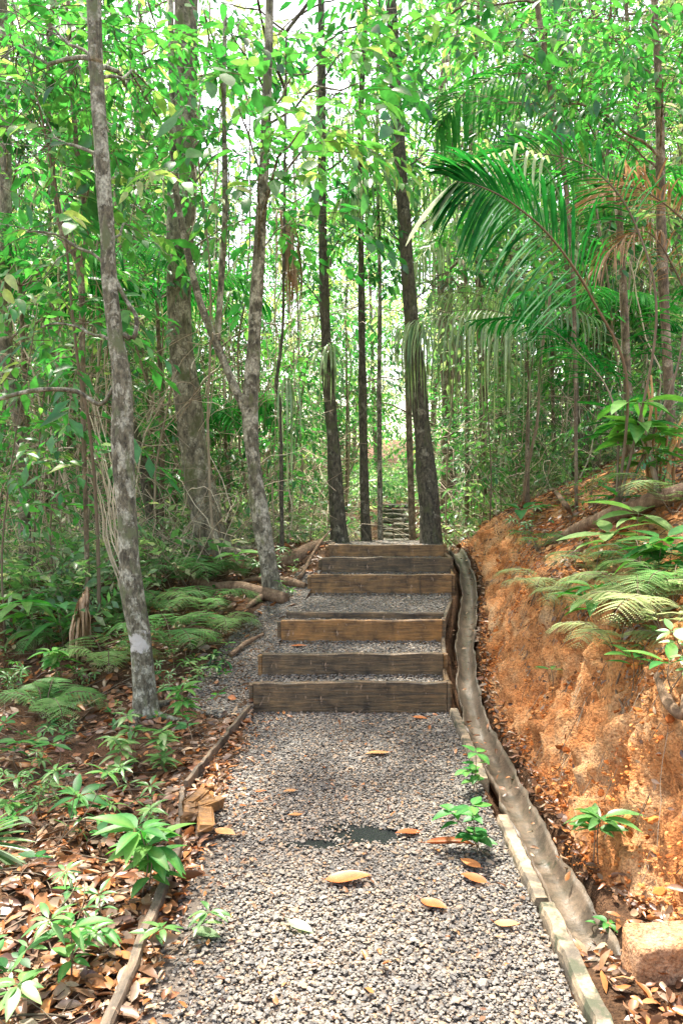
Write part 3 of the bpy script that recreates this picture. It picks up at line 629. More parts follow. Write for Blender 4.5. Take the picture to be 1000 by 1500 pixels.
T('forest_tree', 'slim dark straight trunk standing behind the left end of the top step', 9.2,
  [(498, 805, 30), (493, 740, 27), (488, 650, 23), (481, 560, 20), (475, 440, 17), (472, 300, 15), (471, 150, 14), (470, 0, 12)], B_dark,
  top=(-.3, 9.3, 11, .05), ntop=60, regions=[(520, 60, 9, .8, 10, 1), (520, 330, 9, .6, 12, .9), (440, 260, 9.2, .7, 16, .9), (450, 420, 9.3, .6, 12, .8), (540, 220, 9.4, .8, 24, .9), (500, 130, 9.2, .8, 26, .9), (560, 40, 9.6, .9, 28, .9), (470, 20, 9.6, .6, 12, .9)], tb=.45)
T('forest_tree', 'thin near-black trunk between the slim dark trunk and the sapling pole behind the top step', 9.6,
  [(538, 806, 20), (534, 740, 16), (532, 640, 15), (530, 520, 13), (529, 400, 11), (528, 200, 10)], B_dark, top=(.35, 9.8, 9, .03), ntop=40, tb=.5)
T('sapling_pole', 'very thin straight pole of a trunk rising behind the middle of the top step', 10,
  [(557, 806, 10), (556, 700, 9), (555, 560, 8), (556, 420, 7), (552, 200, 6)], B_pale, top=(.5, 10, 8, .02), ntop=30, flare=.2, ns=8)
T('leaning_tree', 'stout dark trunk leaning left behind the right end of the top step', 9.0,
  [(631, 812, 40), (628, 740, 37), (621, 660, 33), (613, 570, 28), (606, 500, 25), (598, 420, 24), (590, 300, 23), (580, 150, 22), (572, 0, 20)], B_dark, ns=18, flare=.5,
  top=(.3, 9, 10.5, .07), ntop=60, regions=[(620, 60, 9, .9, 22, 1), (560, 330, 9.2, .6, 14, .9), (650, 400, 9.2, .7, 16, .9), (640, 220, 9.3, .9, 22, .9), (700, 300, 9.4, .8, 18, .9), (560, 180, 9.5, .7, 14, .9)])
T('sapling_pole', 'thin dark stem with a kink, standing right of the forked tree', 8.3,
  [(413, 815, 8), (412, 700, 7), (411, 600, 6), (405, 560, 6), (414, 480, 5), (416, 330, 5)], B_dark, top=(-.6, 8.4, 6.4, .012), ntop=20, flare=.2, ns=7)
T('forest_tree', 'short-looking pale brown trunk at the far left with a dark upper bend', 8.2,
  [(38, 862, 20), (36, 760, 20), (32, 690, 18), (30, 620, 22), (12, 540, 26), (5, 430, 26), (8, 300, 24), (2, 0, 20)], B_big, top=(-3.6, 8.2, 9, .06), ntop=50,
  regions=[(60, 400, 7.8, .8, 14, 1), (20, 180, 7.8, .9, 14, 1), (120, 420, 7.6, .6, 10, 1), (30, 560, 7.4, .5, 8, .9)], tb=.45)
T('dark_stump', 'broken black trunk leaning behind the lichen-patched tree', 9.6,
  [(236, 790, 30), (222, 730, 28), (207, 670, 24), (195, 620, 14), (192, 600, 5)], B_dark, flare=.3)
T('young_tree', 'thin curving double-stemmed young tree at the upper left', 6.6,
  [(130, 880, 8), (122, 600, 9), (118, 400, 12), (95, 350, 12), (80, 270, 9), (70, 120, 8), (78, 0, 8)], B_far, flare=.2, ns=9,
  extra=[[(118, 400, 10), (127, 330, 10), (113, 220, 9), (104, 100, 8), (100, 0, 7)]], regions=[(90, 60, 6.4, .6, 12, 1), (30, 120, 6.2, .6, 12, 1), (150, 210, 6.3, .5, 9, 1), (95, 300, 6.6, .5, 9, .9)], SP=SP_nar + SP_hi, tb=.65)
T('forest_tree', 'tall pale grey trunk at the right edge above the dry fan palm leaves', 7.6,
  [(985, 660, 16), (975, 500, 16), (968, 350, 17), (966, 200, 14), (962, 80, 13), (958, 0, 12)], B_far, flare=.3, top=(3.1, 7.7, 9, .05), ntop=50,
  regions=[(900, 60, 7.4, .8, 28, .95), (830, 150, 7.2, .6, 16, .95), (970, 120, 7, .7, 20, .95), (960, 20, 7.8, .8, 20, .9), (900, 200, 7.6, .6, 9, 1)], SP=SP_md, tb=.6)
T('young_tree', 'slender pale sapling arching up over the right bank toward the top', 7.4,
  [(845, 660, 6), (842, 560, 6), (838, 400, 7), (825, 250, 8), (805, 130, 9), (785, 0, 9)], B_far, flare=.2, ns=8, top=(1.7, 7.4, 7, .02), ntop=25,
  regions=[(730, 60, 7.4, .8, 24, 1), (800, 40, 7, .8, 22, 1), (760, 150, 7.6, .7, 20, 1), (660, 20, 7.8, .8, 20, 1), (880, 20, 7.4, .8, 20, 1), (820, 330, 8, .7, 14, .9)], SP=SP_md, tb=.55)
# ------------------------------------------------------------------ trees behind: variants copied
def bgtree(h, nb, per, crown_lo, sc, lm, r0, tb):
    th = thing('background_tree', (0, 0, 0), 'x', 'tree')
    lean = rng.normal(0, .03, 2); zz = np.linspace(0, h, 26)
    p = np.stack([lean[0] * zz + .18 * vn(zz * .35, r0 * 99), lean[1] * zz + .18 * vn(zz * .35, r0 * 99 + 5), zz - .2], 1); p[:, :2] -= p[0, :2]
    mb = MB(); tube(mb, p, np.interp(zz, [0, .5, h], [r0 * 1.35, r0, r0 * .3]), 8, rough=.08, fr=4); cb = MB()
    for k in range(nb):
        z = crown_lo + (h - crown_lo) * (k + rng.random()) / nb; o = np.array([np.interp(z, zz, p[:, 0]), np.interp(z, zz, p[:, 1]), z])
        a = rng.random() * 2 * PI; L = (1.0 + 1.6 * rng.random()) * (1.25 - .4 * z / h); e = o + np.array([math.cos(a) * L, math.sin(a) * L, L * rng.uniform(-.1, .6)])
        bp = limb(mb, o, e, r0 * .28, .006, .08, 8, 4)
        t = rng.random(per) ** .7; i = (t * 6.99).astype(int); q = bp[i] + rng.normal(0, .28, (per, 3)) * (L / 2) * [1, 1, .7]
        d = np.array([math.cos(a), math.sin(a), 0]) * .7 + rng.normal(0, .6, (per, 3)); d[:, 2] = d[:, 2] * .5 - .15
        put_sprays(cb, SP_lo, q, d, sc * (.7 + .6 * rng.random(per)), np.clip(tb + rng.normal(0, .13) + rng.normal(0, .17, per), .03, .97), .35)
    mb.obj('trunk', B_far, th); cb.obj('crown', [lm, M_twig], th); return th
VAR = [bgtree(14, 17, 14, 2.2, 1.15, M_leaf, .10, .5), bgtree(16, 18, 13, 3.5, 1.3, M_leaf2, .13, .6), bgtree(9, 17, 14, 1.3, .95, M_leaf, .045, .5),
       bgtree(10, 15, 13, 2.5, 1.1, M_leaf2, .06, .8), bgtree(18, 18, 13, 5, 1.3, M_leaf, .15, .42), bgtree(8.5, 17, 14, .8, .85, M_leaf, .035, .55)]
VL = ['tall background tree with mid green leaves among the forest behind the stairs', 'tall background tree with dusty olive leaves and a pale stout trunk in the far forest',
      'narrow bushy background tree with bright leaves down to head height', 'background tree with yellowish pale foliage behind the stairs', 'very tall dark green background tree with a bare lower trunk', 'slender leafy understory tree with bright leaves close to the ground']
VGp = ['mid green trees of the forest behind', 'olive trees of the forest behind', 'narrow bushy trees of the forest behind', 'yellowish trees of the forest behind', 'very tall trees of the forest behind', 'understory trees of the forest behind']
def pathx(y): return (xl(y) + xr(y)) / 2
spots = []; tries = 0
lay = [(11, 13.5, 15, .8), (13.5, 17, 20, .9), (17, 23, 20, 1.2), (23, 32, 19, 1.8), (32, 46, 22, 2.4)]
for y0, y1, n, dmin in lay:
    c = 0
    while c < n and tries < 9000:
        tries += 1; y = rng.uniform(y0, y1); x = rng.uniform(-.52, .52) * y + rng.normal(0, .3)
        gap = .62 + .018 * y if y < 26 else .5
        if abs(x - float(pathx(y))) < gap: continue
        if y < 18 and abs(x / y + .115) < .02 + 1.1 / y: continue
        if any(math.hypot(x - a, y - b) < dmin for a, b in spots): continue
        spots.append((x, y)); c += 1
used = set()
for i, (x, y) in enumerate(spots):
    k = int(rng.choice([0, 1, 2, 3, 4, 5], p=[.2, .17, .2, .18, .1, .15] if y > 16 else [0, 0, .35, .3, 0, .35]));
    if y < 34 and abs(x / y + .115) < .03 + 1.3 / y: k = int(rng.choice([2, 3, 5]))
    z = float(G(x, y)); s = rng.uniform(.85, 1.15)
    if k not in used: used.add(k); o = VAR[k]; o.location = (x, y, z); o.rotation_euler.z = rng.random() * 6; o.scale = (s,) * 3; o['label'] = VL[k]; o['group'] = VGp[k]
    else: dup(VAR[k], (x, y, z), rng.random() * 6, s, VL[k], VGp[k])
# ------------------------------------------------------------------ saplings
def sapling(h, ns_, SP, lm, sc, tb, r=.008, bend=.15):
    th = thing('sapling', (0, 0, 0), 'x', 'sapling'); zz = np.linspace(0, h, 12); a = rng.random() * 6
    p = np.stack([bend * h * (zz / h) ** 2 * math.cos(a) + .05 * vn(zz * 1.4, h), bend * h * (zz / h) ** 2 * math.sin(a) + .05 * vn(zz * 1.4, h + 4), zz - .03], 1); p[:, :2] -= p[0, :2]
    mb = MB(); tube(mb, p, np.linspace(r, r * .3, 12), 6, .4); cb = MB()
    t = .25 + .75 * rng.random(ns_); q = np.stack([np.interp(t * h, zz, p[:, j]) for j in range(3)], 1); an = rng.random(ns_) * 2 * PI
    d = np.stack([np.cos(an), np.sin(an), rng.normal(.15, .3, ns_)], 1); put_sprays(cb, SP, q, d, sc * (.7 + .5 * rng.random(ns_)), np.clip(tb + rng.normal(0, .1, ns_), .05, .95))
    mb.obj('stem', M_twig, th); cb.obj('foliage', [lm, M_twig], th); return th
SV = [sapling(2.6, 22, SP_md, M_leaf, .9, .6, .010), sapling(3.6, 30, SP_lo, M_leaf2, 1.0, .6, .013), sapling(1.5, 14, SP_md, M_leaf, .8, .65), sapling(1.0, 10, SP_nar, M_leaf2, .7, .65, .006), sapling(4.4, 34, SP_lo, M_leaf, 1.1, .55, .015), sapling(1.9, 18, SP_nar, M_leaf, .9, .5)]
SLb = ['leafy green sapling about head height in the undergrowth', 'tall dusty olive sapling in the undergrowth between the trunks', 'knee-high bright green sapling on the forest floor', 'low pale green narrow-leaved sapling on the forest floor', 'tall airy green sapling reaching over the undergrowth', 'waist-high dark green narrow-leaved sapling in the undergrowth']
SGp = ['head-height green saplings', 'tall olive saplings', 'knee-high bright saplings', 'low pale saplings', 'tall airy saplings', 'waist-high narrow-leaved saplings']
used = set(); c = 0; sp2 = []
while c < 150:
    y = 6.3 + 16 * rng.random() ** 1.3; x = rng.uniform(-.5, .5) * y
    pc = float(pathx(y))
    if abs(x - pc) < .95 + (.5 if y < 9 else .02 * y): continue
    if x > 1 and y < 9.0: continue
    if y < 9 and -1.9 < x: continue
    if any(math.hypot(x - a, y - b) < .42 for a, b in sp2): continue
    sp2.append((x, y)); c += 1; k = int(rng.choice(6, p=[.2, .12, .2, .2, .1, .18])); s = rng.uniform(.8, 1.2); loc = (x, y, float(G(x, y)))
    if k not in used: used.add(k); o = SV[k]; o.location = loc; o.rotation_euler.z = rng.random() * 6; o['label'] = SLb[k]; o['group'] = SGp[k]
    else: dup(SV[k], loc, rng.random() * 6, s, SLb[k], SGp[k])
# ------------------------------------------------------------------ uncountable foliage
mb = MB(); n = 8500; y = 6.2 + 36 * rng.random(n) ** 1.5; x = rng.uniform(-.54, .54, n) * y
k = ((np.abs(x - pathx(y)) > .72 + .01 * y) | (y > 28)) & ~((x > 1.2) & (y < 9.5)) & ~((y < 9) & (x > -1.2 - .35 * (9 - y))) & ~((y > 17) & (y < 24.5) & (np.abs(x - pathx(y)) < 1.1)); x, y = x[k], y[k]; n = len(x)
q = np.stack([x, y, G(x, y) + .05 + .5 * rng.random(n) ** 1.5], 1); d = rng.normal(0, 1, (n, 3)); d[:, 2] = .2 + .5 * rng.random(n)
put_sprays(mb, SP_lo, q, d, .55 + .35 * rng.random(n), np.clip(.66 + .18 * fbm(x * .5, y * .5, 0, 2) + rng.normal(0, .16, n), .02, .98), .4)
n = 2600; y = 24 + 20 * rng.random(n); x = pathx(y) + rng.normal(0, 3.5, n); k = (y > 27.6) | (np.abs(x - pathx(y)) > .65); x, y = x[k], y[k]; n = len(x)
q = np.stack([x, y, G(x, y) + .05 + .9 * rng.random(n) ** 1.5], 1); d = rng.normal(0, 1, (n, 3)); d[:, 2] = .2 + .5 * rng.random(n)
put_sprays(mb, SP_lo, q, d, .9 + .5 * rng.random(n), np.clip(.5 + rng.normal(0, .15, n), .02, .98), .4)
tag(mb.obj('undergrowth', [M_leaf2, M_twig]), kind='stuff')
mb = MB(); n = 4200; y = 44 + 26 * rng.random(n); x = rng.uniform(-.6, .6, n) * y; z = G(x, y) + 30 * rng.random(n) ** 1.25 * np.clip(.75 + .5 * fbm(x * .12, y * .1, 0, 2), .2, 1.2)
k = ~((np.abs(x / y + .11) < .075) & (z > .42 * y) | (np.hypot(x / y - .085, (z - CZ) / y - .09) < .018)); x, y, z = x[k], y[k], z[k]; n = len(x)
d = rng.normal(0, 1, (n, 3)); d[:, 2] *= .4
put_sprays(mb, SP_lo, np.stack([x, y, z], 1), d, 2.6 + 1.4 * rng.random(n), np.clip(.55 + .2 * fbm(x * .15, z * .2, 0, 2) + rng.normal(0, .12, n), .02, .98), .4)
tag(mb.obj('distant_foliage', [M_leaf2, M_twig]), kind='stuff')
mb = MB()
for k in range(6500):
    y = 7.5 + 16 * rng.random() ** 1.2; x = rng.uniform(-.5, .5) * y
    if abs(x - float(pathx(y))) < .8 or (x > 1.2 and y < 9.5) or (y < 9 and x > -1.2): continue
    z = float(G(x, y)); L = rng.uniform(.4, 1.6); a = rng.random() * 6.3; up = rng.uniform(.1, 1.5); h0 = rng.choice([0, rng.uniform(0, 2.6)])
    o = np.array([x, y, z + h0]); e = o + np.array([math.cos(a) * L, math.sin(a) * L, up * L * .6])
    limb(mb, o, e, rng.uniform(.004, .009), .002, rng.uniform(-.2, .35), 9, 3, rng.random(), wob=.10)
tag(mb.obj('twig_tangle', M_pale), kind='stuff')
# thin stems and lianas
LV = []
for k in range(5):
    h = [5, 7, 4, 8, 6][k]; zz = np.linspace(0, h, 24); mb = MB(); amp = [.12, .25, .06, .4, .18][k]
    p = np.stack([amp * vn(zz * .7, k * 3.1) + .06 * vn(zz * 2.4, k) + [.1, -.06, .15, .02, -.12][k] * zz, amp * vn(zz * .7, k * 3.1 + 8), zz - .05], 1); p -= [p[0, 0], p[0, 1], 0]
    tube(mb, p, np.linspace([.012, .016, .009, .02, .013][k], .005, 24), 6, [.5, .3, .8, .2, .9][k]); me = mb.mesh('thin_stem', M_pale); LV.append(me)
LL = ['thin bare brown stem among the undergrowth', 'long wavy dark brown vine stem hanging among the trunks', 'short straight pale dry stem in the undergrowth', 'long dark curving vine stem in the undergrowth', 'bleached pale stem leaning in the undergrowth']
for i in range(200):
    while True:
        y = rng.uniform(7.8, 20); x = rng.uniform(-.48, .48) * y
        if abs(x - float(pathx(y))) > .85 and not (x > 1.2 and y < 9.0) and not (y < 9 and x > -1.3): break
    k = i % 5; o = link('thin_stem', LV[k]); o.location = (x, y, float(G(x, y))); o.rotation_euler = (rng.normal(0, .1), rng.normal(0, .12), rng.random() * 6)
    tag(o, LL[k], 'stem', ['bare brown stems', 'wavy dark vine stems', 'short pale stems', 'dark curving vine stems', 'bleached leaning stems'][k])
# ------------------------------------------------------------------ palms and strap leaves
def V3(*a): return np.array(a, float)
def palm(name, label, base, fronds, mat, cat='palm', matr=None, stems=None, group=None):
    th = thing(name, base, label, cat, group); base = np.asarray(base, float)
    if stems:
        mb = MB()
        for p, r0, r1 in stems: tube(mb, smoothpath(np.asarray(p) - base, 16), np.linspace(r0, r1, 16), 7, rng.random(), rough=.05)
        mb.obj('stem', matr or B_far, th)
    for f in fronds:
        mb = MB(); f = dict(f); path = np.asarray(f.pop('path')) - base; frond(mb, path, **f); mb.obj('frond', [mat, M_twig], th)
    return th
g = lambda px, py: GP(px, py)
pb = V3(2.05, 5.6, float(G(2.05, 5.6)))
big = [dict(path=[pb, P(918, 560, 5.3), P(868, 440, 5.0), P(810, 352, 4.7), P(750, 298, 4.5), P(700, 272, 4.35), P(668, 266, 4.3)], nl=50, L=.70, W=.028, ang=62, droop=.42, tint=.3, start=.34, rr=.012, up=(-.1, -.92, .35), lift=.02),
       dict(path=[pb, P(960, 480, 5.5), P(930, 330, 5.6), P(870, 250, 5.6), P(790, 225, 5.6), P(720, 235, 5.6)], nl=36, L=.6, W=.03, ang=60, droop=.45, tint=.5, start=.4, rr=.011, up=(0, -.9, .4)),
       dict(path=[pb, P(985, 560, 5.8), P(1010, 450, 6.0), P(1060, 400, 6.2), P(1120, 420, 6.4)], nl=36, L=.7, W=.03, droop=.5, tint=.5, start=.3, rr=.012),
       dict(path=[pb, P(900, 600, 6.0), P(850, 520, 6.6), P(780, 470, 7.2), P(700, 470, 7.6)], nl=38, L=.6, W=.028, droop=.6, tint=.25, start=.35, rr=.01)]
t_ = palm('palm', 'large dark green palm arching a long feathery frond over the right side of the trail', pb, big, M_palm)
mb = MB(); a = P(668, 266, 4.3) - pb; strips(mb, [a, a + [.02, 0, .0]], [P(572, 335, 4.15) - P(655, 258, 4.32), P(590, 330, 4.1) - P(655, 258, 4.32)], [.50, .46], [.10, .06], .25, [.97, .8], 6, .12); mb.obj('end_leaflet', M_strap, t_)
mb = MB()
for px, py in ((690, 240), (712, 232), (728, 230), (735, 226), (752, 216), (768, 228), (780, 232), (790, 236)):
    strips(mb, [P(px + 14, py + 3, 4.9) - pb], [V3(-.25, -.2, .5)], [.36], [.028], [1.5], [.9 + .1 * rng.random()], 5)
tube(mb, smoothpath(np.array([P(870, 440, 5.0), P(830, 320, 4.95), P(790, 238, 4.9), P(700, 242, 4.9)]) - pb, 14), .005, 4, .3); mb.obj('small_frond', M_strap, t_)
palm('palm', 'feathery palm with upright narrow leaflets hanging high beyond the leaning trunk', (1.0, 10.5, float(G(1., 10.5))),
     [dict(path=[P(600, 330, 10.5), P(560, 220, 10.2), P(520, 170, 9.8), P(470, 190, 9.4)], nl=40, L=.9, W=.03, droop=1.1, tint=.8, start=.1, rr=.012),
      dict(path=[P(600, 330, 10.5), P(620, 180, 10), P(680, 120, 9.6), P(760, 130, 9.2)], nl=44, L=.95, W=.03, droop=1.2, tint=.6, start=.1, rr=.012),
      dict(path=[P(600, 330, 10.5), P(570, 270, 9.8), P(540, 250, 9.3), P(500, 290, 9)], nl=36, L=.8, W=.03, droop=1.3, tint=.7, start=.1, rr=.012),
      dict(path=[P(600, 330, 10.5), P(650, 260, 10), P(700, 250, 9.6), P(740, 290, 9.2)], nl=36, L=.8, W=.03, droop=1.3, tint=.5, start=.1, rr=.012)], M_leaf2,
     stems=[([V3(1.0, 10.5, .4), P(596, 500, 10.5), P(600, 330, 10.5)], .05, .035)])
# drooping palm whose leaflets hang like a curtain
palm('palm', 'palm with pale grey-green leaflets hanging straight down like a curtain', V3(2.2, 8.9, float(G(2.2, 8.9))),
     [dict(path=[P(775, 560, 8.9), P(765, 480, 8.7), P(720, 455, 8.4), P(650, 458, 8.1), P(585, 475, 7.9)], nl=30, L=.75, W=.026, droop=2.2, tint=.85, start=.2, rr=.008, ang=35, lift=0),
      dict(path=[P(775, 560, 8.9), P(790, 470, 8.6), P(830, 450, 8.2), P(880, 470, 8)], nl=16, L=.5, W=.025, droop=2.1, tint=.4, start=.3, rr=.008, ang=40),
      dict(path=[P(775, 560, 8.9), P(750, 450, 9), P(700, 420, 9.1), P(640, 430, 9.2)], nl=24, L=.75, W=.024, droop=2.2, tint=.8, start=.3, rr=.008, ang=35)], M_strap,
     stems=[([V3(2.2, 8.9, float(G(2.2, 8.9)) - .05), P(772, 640, 8.9), P(775, 560, 8.9)], .03, .02)])
def straps(label, c, n, L, tint, spread=1.0, mat=None, W=.024, droop=(1.2, 2.4)):
    th = thing('strap_leaved_plant', c, label, 'plant'); mb = MB(); a = rng.random(n) * 2 * PI
    d = np.stack([np.cos(a) * spread, np.sin(a) * spread, .3 + .9 * rng.random(n)], 1)
    strips(mb, np.zeros((n, 3)) + rng.normal(0, .03, (n, 3)), d, L * (.6 + .6 * rng.random(n)), W, rng.uniform(*droop, n), np.clip(tint + rng.normal(0, .2, n), 0, 1), 8, .2)
    mb.obj('leaves', mat or M_strap, th); mb = MB(); tube(mb, np.array([[0, 0, -.12], [.01, 0, -.04], [0, 0, .04]]), [.02, .035, .015], 7); mb.obj('root_clump', M_twig, th); return th
straps('strap-leaved plant perched on the slim dark trunk with pale ribbons hanging left and right', P(482, 512, 8.95), 22, .6, .8, 1.6)
straps('strap-leaved plant with green ribbons tucked at the top of the leaning dark trunk', P(612, 478, 8.75), 20, .6, .4, 1.8, W=.026)
straps('strap-leaved plant hanging beside the kinked thin stem', P(420, 560, 8.1), 14, .7, .7, .8)
straps('small strap-leaved herb with arching blades beside the gravel left of the second step', GP(320, 975) + [0, 0, .03], 12, .26, .3, .9, M_young, .022, (.5, 1.2))
# dry fan-like fronds at the right
palm('dead_palm_frond', 'dry beige feather frond hanging in front of the pale trunk at the right edge', P(905, 275, 6.9),
     [dict(path=[P(1010, 330, 6.9), P(960, 290, 6.8), P(915, 272, 6.7), P(870, 290, 6.6)], nl=40, L=.62, W=.018, droop=.35, tint=.75, start=.1, rr=.01, ang=50, jit=.14)], M_dry, 'dead leaf')
palm('dead_palm_frond', 'dry brown feather frond drooping below the beige one at the right edge', P(930, 360, 6.9),
     [dict(path=[P(1010, 440, 7.1), P(960, 350, 7), P(920, 345, 6.9), P(865, 400, 6.8)], nl=34, L=.55, W=.016, droop=.7, tint=.5, start=.1, rr=.01, ang=50, jit=.14)], M_dry, 'dead leaf')
palm('dead_palm_frond', 'withered brown frond hanging limp to the right of the forked tree top', P(412, 330, 8.6),
     [dict(path=[P(400, 305, 8.6), P(418, 312, 8.5), P(428, 345, 8.4), P(430, 400, 8.4)], nl=26, L=.5, W=.02, droop=2.0, tint=.5, start=.1, rr=.009, ang=40, jit=.15)], M_dry, 'dead leaf')
b0 = GP(130, 968)
palm('dead_palm_frond', 'withered tan frond standing bent in the ground left of the lichen-patched tree', b0,
     [dict(path=[b0, b0 + [-.04, 0, .25], b0 + [-.06, .02, .45], b0 + [-.02, .03, .58]], nl=22, L=.4, W=.022, droop=2.2, tint=.6, start=.35, rr=.01, ang=30, jit=.12)], M_dry, 'dead leaf')
b0 = GP(40, 560); 
for k, (px, py, Y, lab) in enumerate([(30, 420, 8.6, 'dark glossy palm low among the leaves at the far left'), (230, 440, 9.4, 'dark feathery palm between the lichen-patched tree and the thick brown trunk'), (840, 480, 10.5, 'shadowed feathery palm beyond the big arching frond'), (330, 640, 10.8, 'small palm crown behind the forked tree')]):
    c = P(px, py, Y); gz = float(G(c[0], c[1])); fr = []
    for j in range(9):
        a = j * .7 + rng.random() * .4; R = [1.3, 1.3, 1.4, .9][k]; dx = V3(math.cos(a), math.sin(a), 0); up = rng.uniform(.25, .7)
        fr.append(dict(path=[c, c + dx * R * .3 + [0, 0, up * .7], c + dx * R * .7 + [0, 0, up * .8], c + dx * R * 1.05 + [0, 0, up * .2]], nl=26, L=.5 * R, W=.03, droop=.7, tint=.3 + .1 * j * .5, start=.2, rr=.008))
    palm('palm', lab, (c[0], c[1], gz), fr, M_palm, stems=[([V3(c[0], c[1], gz - .05), V3(c[0] + .05, c[1], (gz + c[2]) / 2), c], .035, .025)])
# fan palm leaf, lower left corner
c = P(-40, 1235, 2.9); th = thing('fan_palm', (c[0], c[1], float(G(c[0], c[1]))), 'grey-green pleated fan leaf poking in beside the leaf litter at the left edge', 'palm'); mb = MB()
o_ = c - np.array(th.location); n = 26; a = np.radians(np.linspace(-78, 82, n))
strips(mb, np.repeat(o_[None], n, 0), np.stack([np.cos(a), rng.normal(0, .08, n) - .15, np.sin(a) * .9], 1), .29 - .06 * np.abs(np.linspace(-1, 1, n)), .020, .18, np.clip(rng.normal(.35, .15, n), 0, 1), 5, .35)
mb.obj('fan_leaf', M_strap, th); mb = MB(); tube(mb, smoothpath([V3(-.1, .05, -.03), o_ * .6 + [-.05, 0, 0], o_], 10), .006, 6); mb.obj('stalk', M_twig, th)
palm('palm', 'light green feathery palm with overlapping fronds filling the upper right', (3.3, 8.6, float(G(3.3, 8.6))),
     [dict(path=[P(905, 300, 8.6), P(860, 180, 8.3), P(780, 110, 8), P(690, 130, 7.8), P(640, 190, 7.7)], nl=44, L=.75, W=.03, droop=.7, tint=.75, start=.15, up=(0, -.8, .5)),
      dict(path=[P(905, 300, 8.6), P(930, 170, 8.3), P(960, 90, 8), P(1010, 60, 7.8)], nl=38, L=.75, W=.03, droop=.7, tint=.8, start=.15, up=(0, -.8, .5)),
      dict(path=[P(905, 300, 8.6), P(840, 260, 8.2), P(760, 260, 7.9), P(680, 330, 7.7)], nl=40, L=.7, W=.03, droop=.8, tint=.9, start=.15, up=(0, -.6, .7)),
      dict(path=[P(905, 300, 8.6), P(880, 130, 9), P(830, 30, 9.2), P(740, -10, 9.4)], nl=40, L=.75, W=.03, droop=.6, tint=.85, start=.15, up=(0, -.8, .5)),
      dict(path=[P(905, 300, 8.6), P(960, 260, 8.3), P(1020, 250, 8.1), P(1080, 320, 8)], nl=36, L=.7, W=.03, droop=.8, tint=.7, start=.15)], M_palm,
     stems=[([V3(3.3, 8.6, float(G(3.3, 8.6)) - .05), P(915, 480, 8.6), P(905, 300, 8.6)], .05, .04)])
palm('palm', 'pale narrow-leaved palm with hanging blades farther back beyond the leaning trunk', (2.0, 12, float(G(2, 12))),
     [dict(path=[P(680, 380, 12), P(650, 300, 11.6), P(600, 270, 11.2), P(550, 320, 11)], nl=34, L=.8, W=.03, droop=1.4, tint=.9, start=.1),
      dict(path=[P(680, 380, 12), P(700, 300, 11.6), P(740, 270, 11.2), P(800, 310, 11)], nl=34, L=.8, W=.03, droop=1.4, tint=.8, start=.1),
      dict(path=[P(680, 380, 12), P(660, 330, 11.2), P(640, 340, 10.6), P(600, 400, 10.3)], nl=30, L=.7, W=.03, droop=1.4, tint=.95, start=.1)], M_strap,
     stems=[([V3(2, 12, float(G(2, 12)) - .05), P(684, 500, 12), P(680, 380, 12)], .04, .03)])
# ------------------------------------------------------------------ broadleaf shrub at right edge
def VEIN(v): return np.where(np.abs(v[:, 1]) < 1e-6, .72, .44)
def whorlplant(name, label, base, top, nleaf, ll, mat, tint=.6, leaf=None, stems=1, cat='seedling', sr=.004, mstem=None, tiers=2, group=None, pitch=.1):
    base = np.asarray(base, float); th = thing(name, base, label, cat, group); mb = MB(); lb = MB()
    lf = leaf or LF_hi
    for s_ in range(stems):
        off = V3(rng.normal(0, .02), rng.normal(0, .02), 0) * (s_ > 0); tp = np.asarray(top, float) * (1 - .25 * s_ * rng.random()) + rng.normal(0, .05, 3) * (s_ > 0)
        pth = smoothpath([off + [0, 0, -.03], tp * .5 + [rng.normal(0, .02), rng.normal(0, .02), 0], tp], 12); tube(mb, pth, np.linspace(sr, sr * .6, 12), 6, .5)
        for ti in range(tiers):
            k = nleaf if ti == 0 else max(2, nleaf // 2); q = pth[-1 - int(ti * 11 * .3)]
            a = np.arange(k) * 2 * PI / k + rng.random() * 6 + rng.normal(0, .25, k)
            d = np.stack([np.cos(a), np.sin(a), pitch + rng.normal(.05, .22, k)], 1); up = V3(0, 0, 1) + rng.normal(0, .15, (k, 3))
            l = ll * (.65 + .5 * rng.random(k)) * (1 - .12 * ti)
            pe = q + nrm(d) * l[:, None] * .12
            for j in range(k): tube(lb, np.array([q, pe[j]]), [sr * .35, sr * .3], 3, tint, 0, cap=False)
            V, T, cc, _ = instance(lf[0] * [1, rng.uniform(.8, 1.15), rng.uniform(.3, 1.5)], lf[1], pe, d, up, l, VEIN(lf[0]), np.clip(tint + rng.normal(0, .16, k), 0, 1)); lb.add(V, T, None, cc)
    mb.obj('stem', mstem or M_twig, th); lb.obj('leaves', mat, th); return th
sb = GP(962, 722)
th = whorlplant('broadleaf_shrub', 'broad-leaved shrub on tan canes at the right edge, on top of the bank', sb, P(935, 590, sb[1] - .2) - sb, 8, .36, M_young, .95, LF_hi, 3, 'shrub', .012, M_pale, 3)
mb = MB()
for k in range(9): a = rng.normal(0, .06, 3) * [1, 1, 0]; limb(mb, a, a * 2 + [rng.normal(0, .1), 0, rng.uniform(.5, .95)], .012, .008, .03, 7, 6, rng.random())
mb.obj('cane', tint_mat('cane_tan', [(0, (.25, .12, .04)), (1, (.5, .3, .13))]), th)
